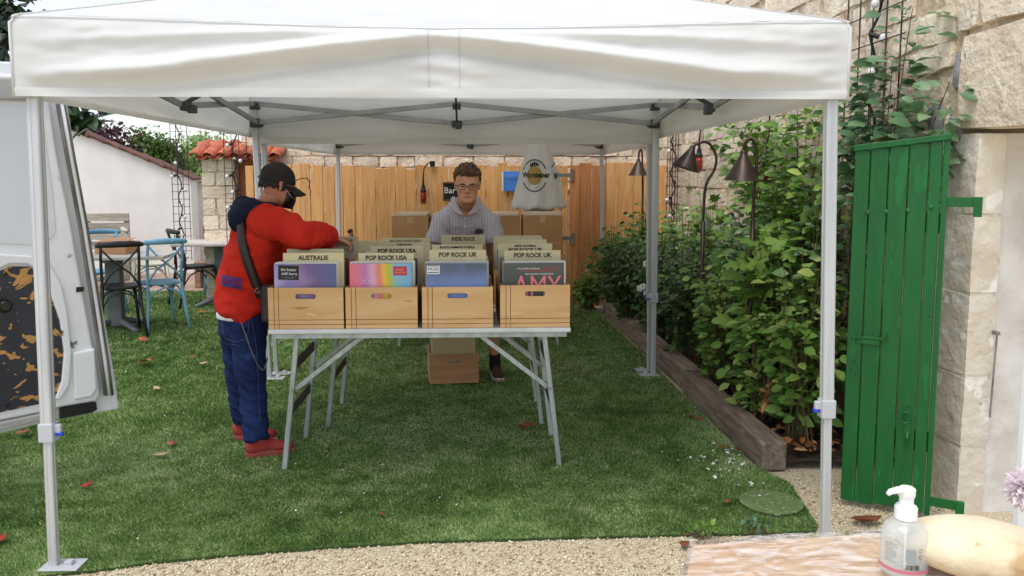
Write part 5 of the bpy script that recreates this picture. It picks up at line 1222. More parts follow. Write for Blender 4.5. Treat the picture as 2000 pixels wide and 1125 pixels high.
q = at(998, 344, 9.585); MB().box(q, (.15, .003, .005)).box(q-V(0, 0, .018), (.13, .003, .004)).box(q+V(0, 0, .014), (.16, .003, .003)).build('text_lines', mat('pale_blue_print', (140, 184, 240)), SG)
p = at(886, 374, 9.58); CB = thing('chalkboard', 'small framed chalkboard on the fence behind the seller', 'chalkboard', p); M_FRM = mat('dark_wood_frame', (96, 60, 40), rough=.6)
MB().box(p, (.22, .012, .18)).build('slate', mat('slate', (28, 28, 30), rough=.8), CB)
for (dx, dz, w, h) in ((-.115, 0, .02, .22), (.115, 0, .02, .22), (0, .1, .21, .02), (0, -.1, .21, .02)): MB().box(p+V(dx, -.004, dz), (w, .022, h)).build('frame', M_FRM, CB, bevel=.002)
text('Bar', M_WHITE, CB, (-.045, -.009, .01), (PI/2, 0, 0), .10, None, depth=.001)
# closed parasol
M_PARA = mat('parasol_cloth', (244, 243, 240), (236, 235, 232), 5, rough=.85, transl=.2, bump=.1, bscale=120)
M_GOLD = mat('gold_print', (176, 146, 74), rough=.6); M_DGREY = mat('grey_print', (96, 96, 96), rough=.7)
PY = 8.75; pc = at(1052, 360, PY); zt_, zb_ = at(1052, 240, PY).z, at(1052, 404, PY).z
PA = thing('parasol', 'closed white parasol with a round crowned emblem by the gate', 'parasol', (pc.x, PY, 0))
def prad(z): t = (zt_-z)/(zt_-zb_); return .045+.235*t**.95
def pfold(a, z):
    t = (zt_-z)/(zt_-zb_); return 1+.13*min(1, t*1.6)*(1-2*abs(((a+.52)*8/(2*PI)) % 1-.5))-.06*t
rings = [zt_-(zt_-zb_)*k/22 for k in range(23)]
mb = MB(); n = 96
for i, z in enumerate(rings):
    for k in range(n):
        a = 2*PI*k/n; dz = -.03*abs(((a+.52)*8/(2*PI)) % 1-.5)*2*(i/22)**3; rr = prad(z)*pfold(a, z); mb.v.append((pc.x+rr*math.cos(a), PY+rr*math.sin(a), z+dz))
for i in range(22):
    for k in range(n): mb.f.append((i*n+k, i*n+(k+1) % n, (i+1)*n+(k+1) % n, (i+1)*n+k)); mb.m.append(0)
cl = mb.build('folded_cloth', M_PARA, PA, smooth=True); s_ = cl.modifiers.new('s', 'SOLIDIFY'); s_.thickness = .004
for k in range(7):
    a = k*.9+.2; rr = .15; q = V(pc.x+rr*math.cos(a), PY+rr*math.sin(a), zb_-.0)
    MB().loft([(q+V(0, 0, .06), .055, .03), (q+V(.0, 0, -.01), .06, .032), (q+V(-.03*math.cos(a), 0, -.055), .025, .018)], hint=(math.cos(a), math.sin(a), 0), n=10).build('tucked_cloth', M_PARA, PA, smooth=True)
MB().tube([(pc.x, PY, .02), (pc.x, PY, zt_+.02)], .024, 12).build('pole', M_PARA, PA)
MB().lathe([(.26, .02), (.26, .07), (.06, .09), (.05, .25)], 24, (pc.x, PY, 0)).build('base', M_CASTG, PA)
bpy.context.view_layer.update()
def pmap(px, py, lift=.003):
    d = ray(px, py).normalized(); b = wloc(cl); ok, lc, nn, _ = cl.ray_cast(_C-b, d); return (lc+b-d*lift) if ok else at(px, py, PY-.2)
def pmesh(me, name, m, fx, lift):
    for v in me.vertices: v.co = pmap(*fx(v.co.x, v.co.y), lift)-wloc(PA)
    me.update(); return link(name, me, m, PA)
def disc(r0, r1, a0=0., a1=2*PI, nn=40, rows=3):
    vs = []; fs = []
    for j in range(rows+1):
        for k in range(nn+1): a = a0+(a1-a0)*k/nn; rr = r0+(r1-r0)*j/rows; vs.append((rr*math.cos(a), rr*math.sin(a), 0))
    for j in range(rows):
        for k in range(nn): i = j*(nn+1)+k; fs.append((i, i+1, i+nn+2, i+nn+1))
    me = bpy.data.meshes.new('emblem'); me.from_pydata(vs, [], fs); return me
EC = (1044, 343)
fx = lambda x, y: (EC[0]+x*24, EC[1]-y*31)
pmesh(disc(.02, .60), 'emblem_disc', M_GOLD, fx, .0035)
for (a0, a1) in ((R(25), R(158)), (R(205), R(335))): pmesh(disc(.95, 1.04, a0, a1, rows=1), 'emblem_ring', M_DGREY, fx, .0035)
cr_ = MB()
for k in range(5):
    x = (k-2)*.15; cr_.add([(x-.07, .62, 0), (x+.07, .62, 0), (x+.055, .86-.05*abs(k-2), 0), (x, .92-.05*abs(k-2), 0), (x-.055, .86-.05*abs(k-2), 0)], [(0, 1, 2, 3, 4)])
cr_.add([(-.4, .56, 0), (.4, .56, 0), (.4, .615, 0), (-.4, .615, 0)], [(0, 1, 2, 3)])
pmesh(cr_.mesh('crown'), 'crown', M_INK, fx, .004)
tm = text_mesh('Warsteiner', 1., depth=0., bold=.035); xs = [v.co.x for v in tm.vertices]; w = max(xs)-min(xs)
for v in tm.vertices: v.co.x *= 2.6/w; v.co.y *= .62
bm = bmesh.new(); bm.from_mesh(tm); bmesh.ops.triangulate(bm, faces=bm.faces[:]); bmesh.ops.subdivide_edges(bm, edges=[e for e in bm.edges if e.calc_length() > .25], cuts=1); bm.to_mesh(tm); bm.free()
pmesh(tm, 'lettering', M_INK, lambda x, y: (EC[0]+3+x*21, EC[1]-1-y*24), .006)
for k, chr_ in enumerate('DAS EINZIG'):
    a = R(215+k*12); tm = text_mesh(chr_, .16, depth=0.) if chr_ != ' ' else None
    if tm and len(tm.vertices): pmesh(tm, 'lettering', M_DGREY, lambda x, y, a=a: (EC[0]+(.80*math.cos(a)+x*1.2)*19, EC[1]-(.80*math.sin(a)+y)*31), .004)
tm = text_mesh('W', .9, depth=0., bold=.04); pmesh(tm, 'lettering', M_INK, lambda x, y: (1086+x*8, 344-y*17), .005)
for (x0, y0, x1, y1) in ((1078, 324, 1084, 315), (1080, 362, 1089, 369)):
    me = bpy.data.meshes.new('e'); me.from_pydata([(x0, y0, 0), (x1, y1, 0), (x1, y1+4, 0), (x0, y0+4, 0)], [], [(0, 1, 2, 3)]); pmesh(me, 'emblem_ring', M_DGREY, lambda x, y: (x, y), .004)

# ---------------------------------------------------------------- gooseneck garden lamps in the bed and caged lamps on the wall
M_LAMPM = mat('bronze_brown_metal', (78, 64, 58), (58, 48, 44), 9, rough=.4, metal=.55)
def goose(label, Y, apex, w, neck, tilt):
    """apex: top of the shade; neck: the bent tube from the shade over to the post, measured in the photograph"""
    A = at(apex[0], apex[1], Y); N_ = [at(x, y, Y) for x, y in neck]; foot = N_[-1]
    T = thing('gooseneck_lamp', label, 'garden lamp', (foot.x, Y, .05), group='gooseneck lamps standing in the planting bed')
    r = w/2; h = r*1.25; ax = V(tilt, 0, 1).normalized()
    MB().lathe([(r, -h), (r*.98, -h+.004), (.022, -.015), (.020, .035), (.012, .045), (.010, .04), (r*.94, -h+.002)], 28, A, axis=ax).build('shade', M_LAMPM, T, auto=40)
    MB().ell(A-ax*(h*.75), (.025, .025, .03)).build('bulb', M_BULB, T, smooth=True)
    P = [A+ax*.035]+N_; sm = []
    for k in range(len(P)-1):                      # smooth the bend
        p0, p1, p2, p3 = P[max(k-1, 0)], P[k], P[k+1], P[min(k+2, len(P)-1)]
        for q in range(4): t = q/4; sm.append(.5*((2*p1)+(p2-p0)*t+(2*p0-5*p1+4*p2-p3)*t*t+(3*p1-p0-3*p2+p3)*t**3))
    MB().tube(sm+[V(foot.x, Y, foot.z)], .010, 10).build('gooseneck', M_LAMPM, T, smooth=True)
    MB().tube([V(foot.x, Y, .04), V(foot.x, Y, foot.z+.03)], .015, 10).build('post', M_LAMPM, T, smooth=True)
goose('small cone lamp farthest back near the board gate', 8.6, (1247, 318), .215, [(1248, 300), (1251, 292), (1254, 300), (1255, 340), (1255, 420)], 0.)
goose('tilted cone lamp bending left, middle one of the three', 5.75, (1350, 296), .20, [(1362, 281), (1378, 277), (1391, 287), (1399, 308), (1395, 332), (1383, 352), (1376, 378), (1373, 440)], .34)
goose('cone lamp nearest the camera, above the broad leaves', 4.95, (1452, 308), .225, [(1453, 288), (1458, 275), (1466, 271), (1474, 280), (1478, 300), (1477, 335), (1472, 380), (1470, 440)], .04)
p = onx(1365, 318, WX-.12); caged_lamp('caged red glass lamp on the stone wall behind the tilted cone lamp', p, .95, arm=False)
p = onx(1497, 342, WX-.12); caged_lamp('caged red glass lamp on the stone wall beside the nearest cone lamp', p, .95, arm=False)

# ---------------------------------------------------------------- green board shutter on its hinges
M_GREEN = mat('bright_green_paint', (8, 98, 40), (6, 84, 33), 5, (3, 3, .6), rough=.42, bump=.18, bscale=30, spec=.45, jit=.04, speck=[((34, 122, 66), 26, .70), ((10, 104, 44), 5, .6)])
bl, br = gnd(1640, 975, .03), gnd(1816, 1008, .03); tl = at(1663, 290, bl.y); dv_ = (br-bl); dv_.z = 0; DW = dv_.length; dv_.normalize(); dn = V(dv_.y, -dv_.x, 0)
DH = tl.z-.03
SHU = thing('board_shutter', 'bright green board shutter door standing open against the stone pier', 'shutter', (bl.x, bl.y, .03), math.atan2(dv_.y, dv_.x)); lean = .075
def dl(x, z): return x+lean*z/DH*.0
fr = [0, .175, .375, .585, .795, .93, 1.]
hgts = [0, .0, .01, .004, .012, .0]
for i in range(6):
    x0, x1 = fr[i]*DW+.002, fr[i+1]*DW-.002; top = DH-.012+ .045*(fr[i]+fr[i+1])/2; bot = hgts[i]
    MB().prism([(x0, 0, bot), (x1, 0, bot), (x1, 0, top), (x0, 0, top)], (0, .026, 0)).build('board', M_GREEN, SHU, local=True, bevel=.004)
MB().prism([(-.004, -.012, DH-.014), (DW+.004, -.012, DH+.031), (DW+.004, -.012, DH+.058), (-.004, -.012, DH+.014)], (0, .045, 0)).build('top_cap', M_GREEN, SHU, local=True, bevel=.003)
MB().box((DW/2, .036, DH*.8), (DW*.96, .018, .09)).box((DW/2, .036, DH*.2), (DW*.96, .018, .09)).build('ledge', M_GREEN, SHU, local=True, bevel=.003)
for fx_, fz in ((.17, .825), (.37, .828), (.60, .832), (.84, .842)): MB().lathe([(.011, 0), (.010, .004), (.004, .007)], 12, (fx_*DW, 0, fz*DH), axis=(0, -1, 0)).build('bolt', M_GREEN, SHU, local=True)
lt = MB().box((.26*DW, -.006, .478*DH), (.15, .008, .016)).box((.24*DW, -.009, .466*DH), (.10, .008, .020)).box((.14*DW, -.010, .481*DH), (.02, .016, .026)).box((.42*DW, -.010, .486*DH), (.02, .014, .02)); lt.build('slide_bolt', M_GREEN, SHU, local=True, bevel=.002)
MB().box((.72*DW, -.004, .255*DH), (.026, .006, .13)).tube([(.72*DW+.020*math.cos(t)-.012, -.014, .268*DH+.026*math.sin(t)) for t in [2*PI*k/14 for k in range(14)]], .004, 6, closed=True).tube([(.72*DW, -.008, .225*DH), (.72*DW, -.03, .215*DH), (.72*DW, -.022, .185*DH)], .006, 6).build('ring_handle', M_GREEN, SHU, local=True)
for (fx_, fz) in ((.10, .405), (.13, .39), (.12, .37), (.06, .38), (.88, .55)): MB().lathe([(.004, 0), (.004, .0015)], 8, (fx_*DW, -.0005, fz*DH), axis=(0, -1, 0)).build('screw_hole', BLACKM, SHU, local=True)
for fz in (.845, .028): MB().box((DW+.055, .010, fz*DH+.02), (.13, .010, .042)).box((DW+.115, .008, fz*DH+.0), (.034, .022, .085)).build('hinge_strap', M_GREEN, SHU, local=True, bevel=.002)

# ---------------------------------------------------------------- foreground: wrapped carton, gel bottle, stone
def film_mat():
    m = bpy.data.materials.new('crinkled_clear_film'); m.use_nodes = True; nt = m.node_tree; N, L = nt.nodes, nt.links; N.remove(N['Principled BSDF'])
    tc = N.new('ShaderNodeTexCoord'); mp = N.new('ShaderNodeMapping'); mp.inputs['Scale'].default_value = (3, 11, 3); mp.inputs['Rotation'].default_value = (0, 0, .25); L.new(tc.outputs['Object'], mp.inputs['Vector'])
    n1 = N.new('ShaderNodeTexNoise'); n1.inputs['Scale'].default_value = 5; n1.inputs['Detail'].default_value = 6; n1.inputs['Distortion'].default_value = 1.2; L.new(mp.outputs[0], n1.inputs['Vector'])
    bp = N.new('ShaderNodeBump'); bp.inputs['Strength'].default_value = 1; bp.inputs['Distance'].default_value = .02; L.new(n1.outputs['Fac'], bp.inputs['Height'])
    tr = N.new('ShaderNodeBsdfTransparent'); gl = N.new('ShaderNodeBsdfGlossy'); gl.inputs['Roughness'].default_value = .14; L.new(bp.outputs[0], gl.inputs['Normal'])
    df = N.new('ShaderNodeBsdfDiffuse'); df.inputs['Color'].default_value = (.85, .85, .85, 1)
    fr_ = N.new('ShaderNodeFresnel'); fr_.inputs['IOR'].default_value = 1.6; L.new(bp.outputs[0], fr_.inputs['Normal'])
    m1 = N.new('ShaderNodeMixShader'); fk = N.new('ShaderNodeMath'); fk.operation = 'MULTIPLY'; fk.inputs[1].default_value = .45; L.new(fr_.outputs[0], fk.inputs[0]); L.new(fk.outputs[0], m1.inputs[0]); L.new(tr.outputs[0], m1.inputs[1]); L.new(gl.outputs[0], m1.inputs[2])
    r = N.new('ShaderNodeMapRange'); r.inputs['From Min'].default_value = .44; r.inputs['From Max'].default_value = .68; r.inputs['To Max'].default_value = .45; L.new(n1.outputs['Fac'], r.inputs['Value'])
    m2 = N.new('ShaderNodeMixShader'); L.new(r.outputs[0], m2.inputs[0]); L.new(m1.outputs[0], m2.inputs[1]); L.new(df.outputs[0], m2.inputs[2]); L.new(m2.outputs[0], N['Material Output'].inputs['Surface']); return m
M_FILM = film_mat()
M_SALMON = mat('orange_card_sheets', (234, 206, 174), (224, 180, 140), 3, rough=.6, speck=((226, 186, 150), 5, .6))
FT = .775
a, b, c_, d_ = gnd(1352, 1062, FT), gnd(1905, 1028, FT), gnd(2060, 1160, FT), gnd(1330, 1175, FT)
LT = thing('side_table', 'small table under the film-wrapped carton in the right foreground', 'table', (1.05, 1.62, 0))
MB().box((1.02, 1.58, .585), (1.0, .52, .03)).build('table_top', M_TABLETOP, LT, bevel=.004)
for (x, y) in ((.58, 1.37), (1.46, 1.37), (.58, 1.79), (1.46, 1.79)): MB().bar((x, y, 0), (x, y, .57), .03, .03).build('leg', M_TABLELEG, LT)
BX_ = thing('wrapped_carton', 'orange carton wrapped in crinkled clear film in the foreground', 'carton', (1.05, 1.6, .60))
poly = [a, b, c_, d_]; lowp = [V(p.x, p.y, .605) for p in poly]
MB().add([*poly, *lowp], [(0, 1, 2, 3), (0, 4, 5, 1), (1, 5, 6, 2), (2, 6, 7, 3), (3, 7, 4, 0), (7, 6, 5, 4)]).build('carton_body', M_SALMON, BX_, bevel=.006)
ce = sum(poly, V(0, 0, 0))/4
mb = MB()
def film(u, v):
    p = d_.lerp(a, v).lerp(c_.lerp(b, v), u); p = ce+(p-ce)*1.016; w = (1-abs(noise.noise(V(u*5, v*11, 1)))*2)*.004+(1-abs(noise.noise(V(u*9+v*4, v*24, 5)))*2)*.003
    e = min(u, v, 1-u, 1-v); return p+V(0, 0, .007+w-.004*max(0, 1-e*20))
mb.grid(film, 60, 40)
mb.build('film_top', M_FILM, BX_, smooth=True)
mb = MB()
def fskirt(u, v):
    k = u*4; i = min(3, int(k)); p = poly[i].lerp(poly[(i+1) % 4], k-i); p = ce+(p-ce)*(1.02+.012*noise.noise(V(u*60, v*3, 2))); return V(p.x, p.y, FT+.004-(FT-.61)*v)
mb.grid(fskirt, 120, 8); mb.build('film_sides', M_FILM, BX_, smooth=True)
fl = vpt = None
MB().add([a+V(-.045, .0, -.16), d_+V(-.06, 0, -.16), d_+V(-.012, 0, -.01), a+V(-.012, 0, -.01)], [(0, 1, 2, 3)]).build('film_flap', M_FILM, BX_)
# hand gel bottle
gb = gnd(1763, 1118, FT+.008); G = thing('gel_bottle', 'clear hand gel pump bottle with white pump on the wrapped carton', 'bottle', (gb.x, gb.y, FT+.009)); gs = .98
M_GEL = mat('clear_gel', (226, 234, 234), rough=.05, alpha=.38, spec=.8); M_PUMP = mat('white_pump', (240, 242, 242), rough=.35)
pr = [(.036, 0), (.042, .004), (.044, .014), (.044, .070), (.042, .086), (.035, .099), (.022, .106), (.017, .109), (.016, .114)]
MB().lathe([(r_*gs, z_*gs) for r_, z_ in pr], 40).build('bottle_body', M_GEL, G, smooth=True, local=True)
MB().lathe([(.019, .108), (.0205, .109), (.0205, .130), (.0175, .134), (.013, .134), (.013, .150), (.010, .151)], 28).build('pump_collar', M_PUMP, G, local=True, auto=35)
MB().lathe([(.014, .150), (.0155, .153), (.0155, .166), (.012, .169), (.002, .170)], 24).build('pump_head', M_PUMP, G, local=True, auto=35)
MB().loft([((.002, 0, .163), .012, .006), ((-.018, -.002, .1645), .010, .006), ((-.034, -.004, .162), .007, .005), ((-.040, -.005, .157), .004, .004)], hint=(0, 0, 1), n=12).build('pump_spout', M_PUMP, G, local=True, smooth=True)
MB().tube([(0, 0, .112), (.004, 0, .01)], .0028, 8).build('dip_tube', M_PUMP, G, local=True)
def wrapm(me, name, m, z0, ang0, s, parent, rr=.0447):
    for v in me.vertices: a_ = ang0+v.co.x*s/.044; v.co = Vector((rr*math.cos(a_), rr*math.sin(a_), z0+v.co.y*s))
    me.update(); return link(name, me, m, parent)
fa = math.atan2(-gb.y, -gb.x)
def strip(x0, x1, y0, y1, n=10):
    me = bpy.data.meshes.new('strip'); vs = [(x0+(x1-x0)*k/n, y, 0) for y in (y0, y1) for k in range(n+1)]; me.from_pydata(vs, [], [(k, k+1, n+2+k, n+1+k) for k in range(n)]); return me
M_LABEL = mat('grey_label_print', (150, 158, 158), rough=.6); M_PINKB = mat('pink_band', (206, 110, 128), rough=.5)
wrapm(strip(-.06, .06, 0, .006, 24), 'pink_band', M_PINKB, .016, fa, 1, G)
for k in range(9): wrapm(strip(-.036, -.036+random.uniform(.016, .027), 0, .0016, 6), 'label_line', M_LABEL, .034+k*.0043, fa, 1, G)
wrapm(strip(.004, .021, 0, .024, 6), 'label_panel', M_LABEL, .040, fa, 1, G)
for k in range(12): wrapm(strip(.004+k*.0021, .004+k*.0021+random.choice([.0006, .0012]), 0, .010, 1), 'barcode_bar', M_INK, .0245, fa, 1, G)
for zz in (.050, .062): wrapm(disc(.0030, .0038, nn=18, rows=1), 'label_symbol', M_INK, zz, fa+.031/.044, 1, G)
for (tx, zz, sz) in (('HAND GEL', .078, .0055), ('hydro', .072, .004)): wrapm(text_mesh(tx, sz, depth=0.), 'lettering', M_LABEL, zz, fa-.022/.044, 1, G)
# big smooth stone
sc = gnd(1915, 1085, FT+.05); mb = MB(); rt = Matrix.Rotation(R(-28), 3, 'Z')
mb.ell((0, 0, 0), (.145, .085, .052), rt, 48, 28); me = mb.mesh('smooth_boulder'); lo_ = .050
for v in me.vertices:
    p = v.co; q = rt.transposed() @ p; t = q.x/.155
    v.co += V(0, 0, .006*math.sin(t*2.2+1)*(1 if p.z > 0 else .3)) + p.normalized()*(.006*noise.noise(p*9+V(3, 1, 2))+.10*.085*t*(-.35))
sb_ = link('smooth_boulder', me, mat('sand_coloured_stone', (230, 214, 184), (214, 192, 156), 9, rough=.75, bump=.35, bscale=70, speck=[((184, 148, 108), 30, .70), ((240, 228, 204), 16, .64), ((192, 158, 116), 5, .62)]), None, (sc.x, sc.y, FT+.062), smooth=True)
tag(sb_, 'large smooth sand coloured stone weighing down the film at bottom right', 'stone')
# pale post with a tulle pompom at the right edge
p = gnd(1998, 1062, .0); q = at(1999, 700, 2.35)
PT = MB().box((q.x+.035, 2.35, .58), (.055, .03, 1.16)).build('white_post', M_PUMP, None, bevel=.004); tag(PT, 'slim white upright post at the right edge of the picture', 'post')
q = at(2006, 955, 2.22); TU = thing('tulle_pompom', 'pale pink tulle pompom hanging at the right edge', 'pompom', q); mb = MB()
for k in range(420):
    d = Vector((random.gauss(0, 1), random.gauss(0, 1), random.gauss(0, 1.25))).normalized(); L_ = random.uniform(.045, .072); s1 = d.cross(Vector((random.random(), random.random(), random.random()))).normalized()*.012; s2 = d.cross(s1).normalized()*.006
    mb.add([d*.01, d*L_*.7+s1, d*L_+s2, d*L_*.72-s1], [(0, 1, 2), (0, 2, 3)])
mb.build('ruffles', mat('pink_tulle', (250, 240, 244), rough=.9, transl=.3), TU, local=True); MB().tube([(0, .0, .02), (.03, .06, .25)], .003, 6).build('ribbon', M_PUMP, TU, local=True)
# ================================================================ PLANTS
OV_V = np.array([(0, 0, 0), (.36, .30, .07), (.38, 0, -.01), (.36, -.30, .07), (.72, .23, .03), (.72, 0, -.02), (.72, -.23, .03), (1, 0, -.10)])
OV_F = np.array([(0, 2, 1), (0, 3, 2), (2, 5, 4), (2, 4, 1), (2, 3, 6), (2, 6, 5), (4, 5, 7), (5, 6, 7)])
def palmate():
    v = [(0, 0, 0), (.42, 0, -.02)]; ang = [(-165, .22), (-140, .46), (-118, .30), (-92, .62), (-68, .34), (-45, .78), (-24, .42), (-8, .74), (0, .62), (8, .74), (24, .42), (45, .78), (68, .34), (92, .62), (118, .30), (140, .46), (165, .22)]
    # lobes measured round the leaf's middle; the tip points along +x
    pts = [(150, .30), (118, .52), (98, .30), (66, .60), (42, .34), (16, .56), (0, .66), (-16, .56), (-42, .34), (-66, .60), (-98, .30), (-118, .52), (-150, .30)]
    for a, r in pts: v.append((.40+r*math.cos(R(a)), r*math.sin(R(a))*.95, .06*abs(math.sin(R(a)))-.05*r))
    f = [(1, i, i+1) for i in range(2, len(v)-1)] + [(1, len(v)-1, 0), (1, 0, 2)]
    return np.array(v), np.array(f)
PM_V, PM_F = palmate()
def frames(d, nrm):
    d = d/np.linalg.norm(d, axis=1, keepdims=True); s = np.cross(nrm, d); s /= np.linalg.norm(s, axis=1, keepdims=True)+1e-9; u = np.cross(d, s)
    return d, s, u
def leaf_mesh(name, pos, d, nrm, size, tone, kind='ov', wide=1.):
    V0, F0 = (OV_V, OV_F) if kind == 'ov' else (PM_V, PM_F); n = len(pos); d, s, u = frames(d, nrm)
    v = (V0[None, :, 0, None]*d[:, None]+V0[None, :, 1, None]*s[:, None]*wide+V0[None, :, 2, None]*u[:, None])*size[:, None, None]+pos[:, None]
    f = (F0[None]+np.arange(n)[:, None, None]*len(V0)).reshape(-1, 3)
    return fast_mesh(name, v.reshape(-1, 3), f, np.repeat(np.clip(tone, 0, 1), len(F0)))
PAL = {'mid': tone_mat('mid_green_leaf', [(42, 68, 28), (76, 112, 44), (112, 150, 66), (168, 186, 100)], rough=.42, transl=.22, spec=.4),
       'dark': tone_mat('dark_green_leaf', [(30, 50, 28), (48, 78, 40), (74, 110, 56), (118, 148, 80)], rough=.40, transl=.18, spec=.4),
       'light': tone_mat('light_green_leaf', [(54, 86, 36), (86, 126, 52), (116, 154, 68), (152, 182, 96)], rough=.45, transl=.28, spec=.35),
       'rose': tone_mat('blue_green_leaf', [(38, 62, 42), (62, 96, 62), (90, 126, 86), (136, 164, 118)], rough=.40, transl=.2, spec=.45),
       'purple': tone_mat('purple_leaf', [(38, 24, 32), (62, 38, 48), (88, 54, 62)], rough=.5, transl=.2),
       'olive': tone_mat('tree_green_leaf', [(40, 62, 28), (70, 98, 42), (104, 132, 60)], rough=.5, transl=.25),
       'pale': tone_mat('pale_tree_leaf', [(96, 124, 70), (132, 160, 98), (164, 186, 128)], rough=.5, transl=.25),
       'magnolia': tone_mat('magnolia_leaf', [(18, 32, 20), (30, 54, 30), (52, 88, 44), (96, 60, 34)], rough=.28, transl=.1, spec=.6)}
M_STEM = mat('green_brown_stem', (84, 88, 52), (104, 76, 50), 8, rough=.8)
M_BARK = mat('bark', (92, 78, 64), (64, 54, 46), 6, rough=.95, bump=.8, bscale=20)
LEAFVAR = {}
def leafvar(kind, pal, wide=1.):
    k = (kind, pal)
    if k not in LEAFVAR:
        LEAFVAR[k] = []
        for t in (.3, .5, .65, .8, .95):
            me = leaf_mesh('leaf', np.zeros((1, 3)), np.array([(1., 0, 0)]), np.array([(0, 0, 1.)]), np.ones(1), np.array([t]), kind, wide); me.materials.append(PAL[pal]); me.shade_smooth(); LEAFVAR[k].append(me)
    return LEAFVAR[k]
def plant(name, label, cat, base, h, sx, sy, stems, leaves, size, pal, kind='ov', group=None, top=None, face=None, singles=0, leafr=.10, low=.12, wide=1., tips=None):
    """stems fan out from the base; leaves sit round them; the leaves that face the viewer most are single parts"""
    T = thing(name, label, cat, base, 0, group); mb = MB(); P = []; D = []
    for k in range(stems):
        if tips: t = Vector(tips[k % len(tips)])-Vector(base)+V(random.gauss(0, .05), random.gauss(0, .05), random.gauss(0, .05))
        else:
            a = random.random()*2*PI; rr = math.sqrt(random.random()); t = V(sx*rr*math.cos(a), sy*rr*math.sin(a), h*(.50+.5*random.random()**.6)*(1-.25*rr*rr))
        c = V(t.x*.25, t.y*.25, t.z*.65); b0 = V(random.gauss(0, .04), random.gauss(0, .06), 0)
        pts = [b0*(1-s)**2+c*(2*s*(1-s))+t*s*s for s in [j/7 for j in range(8)]]
        mb.tube(pts, [.0045*(1-.1*j)*(1+h*.25) for j in range(8)], 5); P.append(pts)
    mb.build('stems', M_STEM, T, local=True)['kind'] = 'stuff'
    n = leaves; si = rng.integers(0, stems, n); sp = low+(1-low)*rng.random(n)**.8
    PP = np.array([[tuple(q) for q in pts] for pts in P]); x = sp*6.999; i0 = x.astype(int); fr = (x-i0)[:, None]
    c = PP[si, i0]*(1-fr)+PP[si, i0+1]*fr; tg = PP[si, i0+1]-PP[si, i0]; tg /= np.linalg.norm(tg, axis=1, keepdims=True)+1e-9
    rd = rng.normal(0, 1, (n, 3)); rd -= tg*(rd*tg).sum(1, keepdims=True); rd /= np.linalg.norm(rd, axis=1, keepdims=True)
    pos = c+rd*(leafr*rng.random((n, 1))**.7); pos[:, 2] = np.maximum(pos[:, 2], .05)
    d = rd+.45*tg*rng.random((n, 1))+np.array([-.15, -.1, -.25])*rng.random((n, 1))*1.5
    nr = np.array([-.35, -.45, .85])+rng.normal(0, .42, (n, 3))
    sz = size*rng.uniform(.45, 1.35, n); tone = np.clip(rng.normal(.5, .2, n)+.14*(sp-.5)+(rng.random(n) < .07)*.35, 0, 1)
    # the ones nearest to the viewer become single leaves
    key = pos[:, 1]+base[1]+.6*(pos[:, 0])-.15*sz/size; o = np.argsort(key); si_, re_ = o[:singles], o[singles:]
    fo = link('foliage', leaf_mesh('foliage', pos[re_], d[re_], nr[re_], sz[re_], tone[re_], kind, wide), PAL[pal], T); fo['kind'] = 'stuff'
    if singles:
        dd, ss, uu = frames(d[si_], nr[si_]); lv = leafvar(kind, pal, wide)
        for k, j in enumerate(si_):
            lo = bpy.data.objects.new('leaf', lv[min(4, int(tone[j]*5))]); COL.objects.link(lo); lo.parent = T
            m_ = Matrix(((dd[k][0], ss[k][0], uu[k][0]), (dd[k][1], ss[k][1], uu[k][1]), (dd[k][2], ss[k][2], uu[k][2]))); lo.location = pos[j]; lo.rotation_euler = m_.to_euler(); q = sz[j]; lo.scale = (q, q, q)
    return T
GR = 'shrubs in the planting bed'
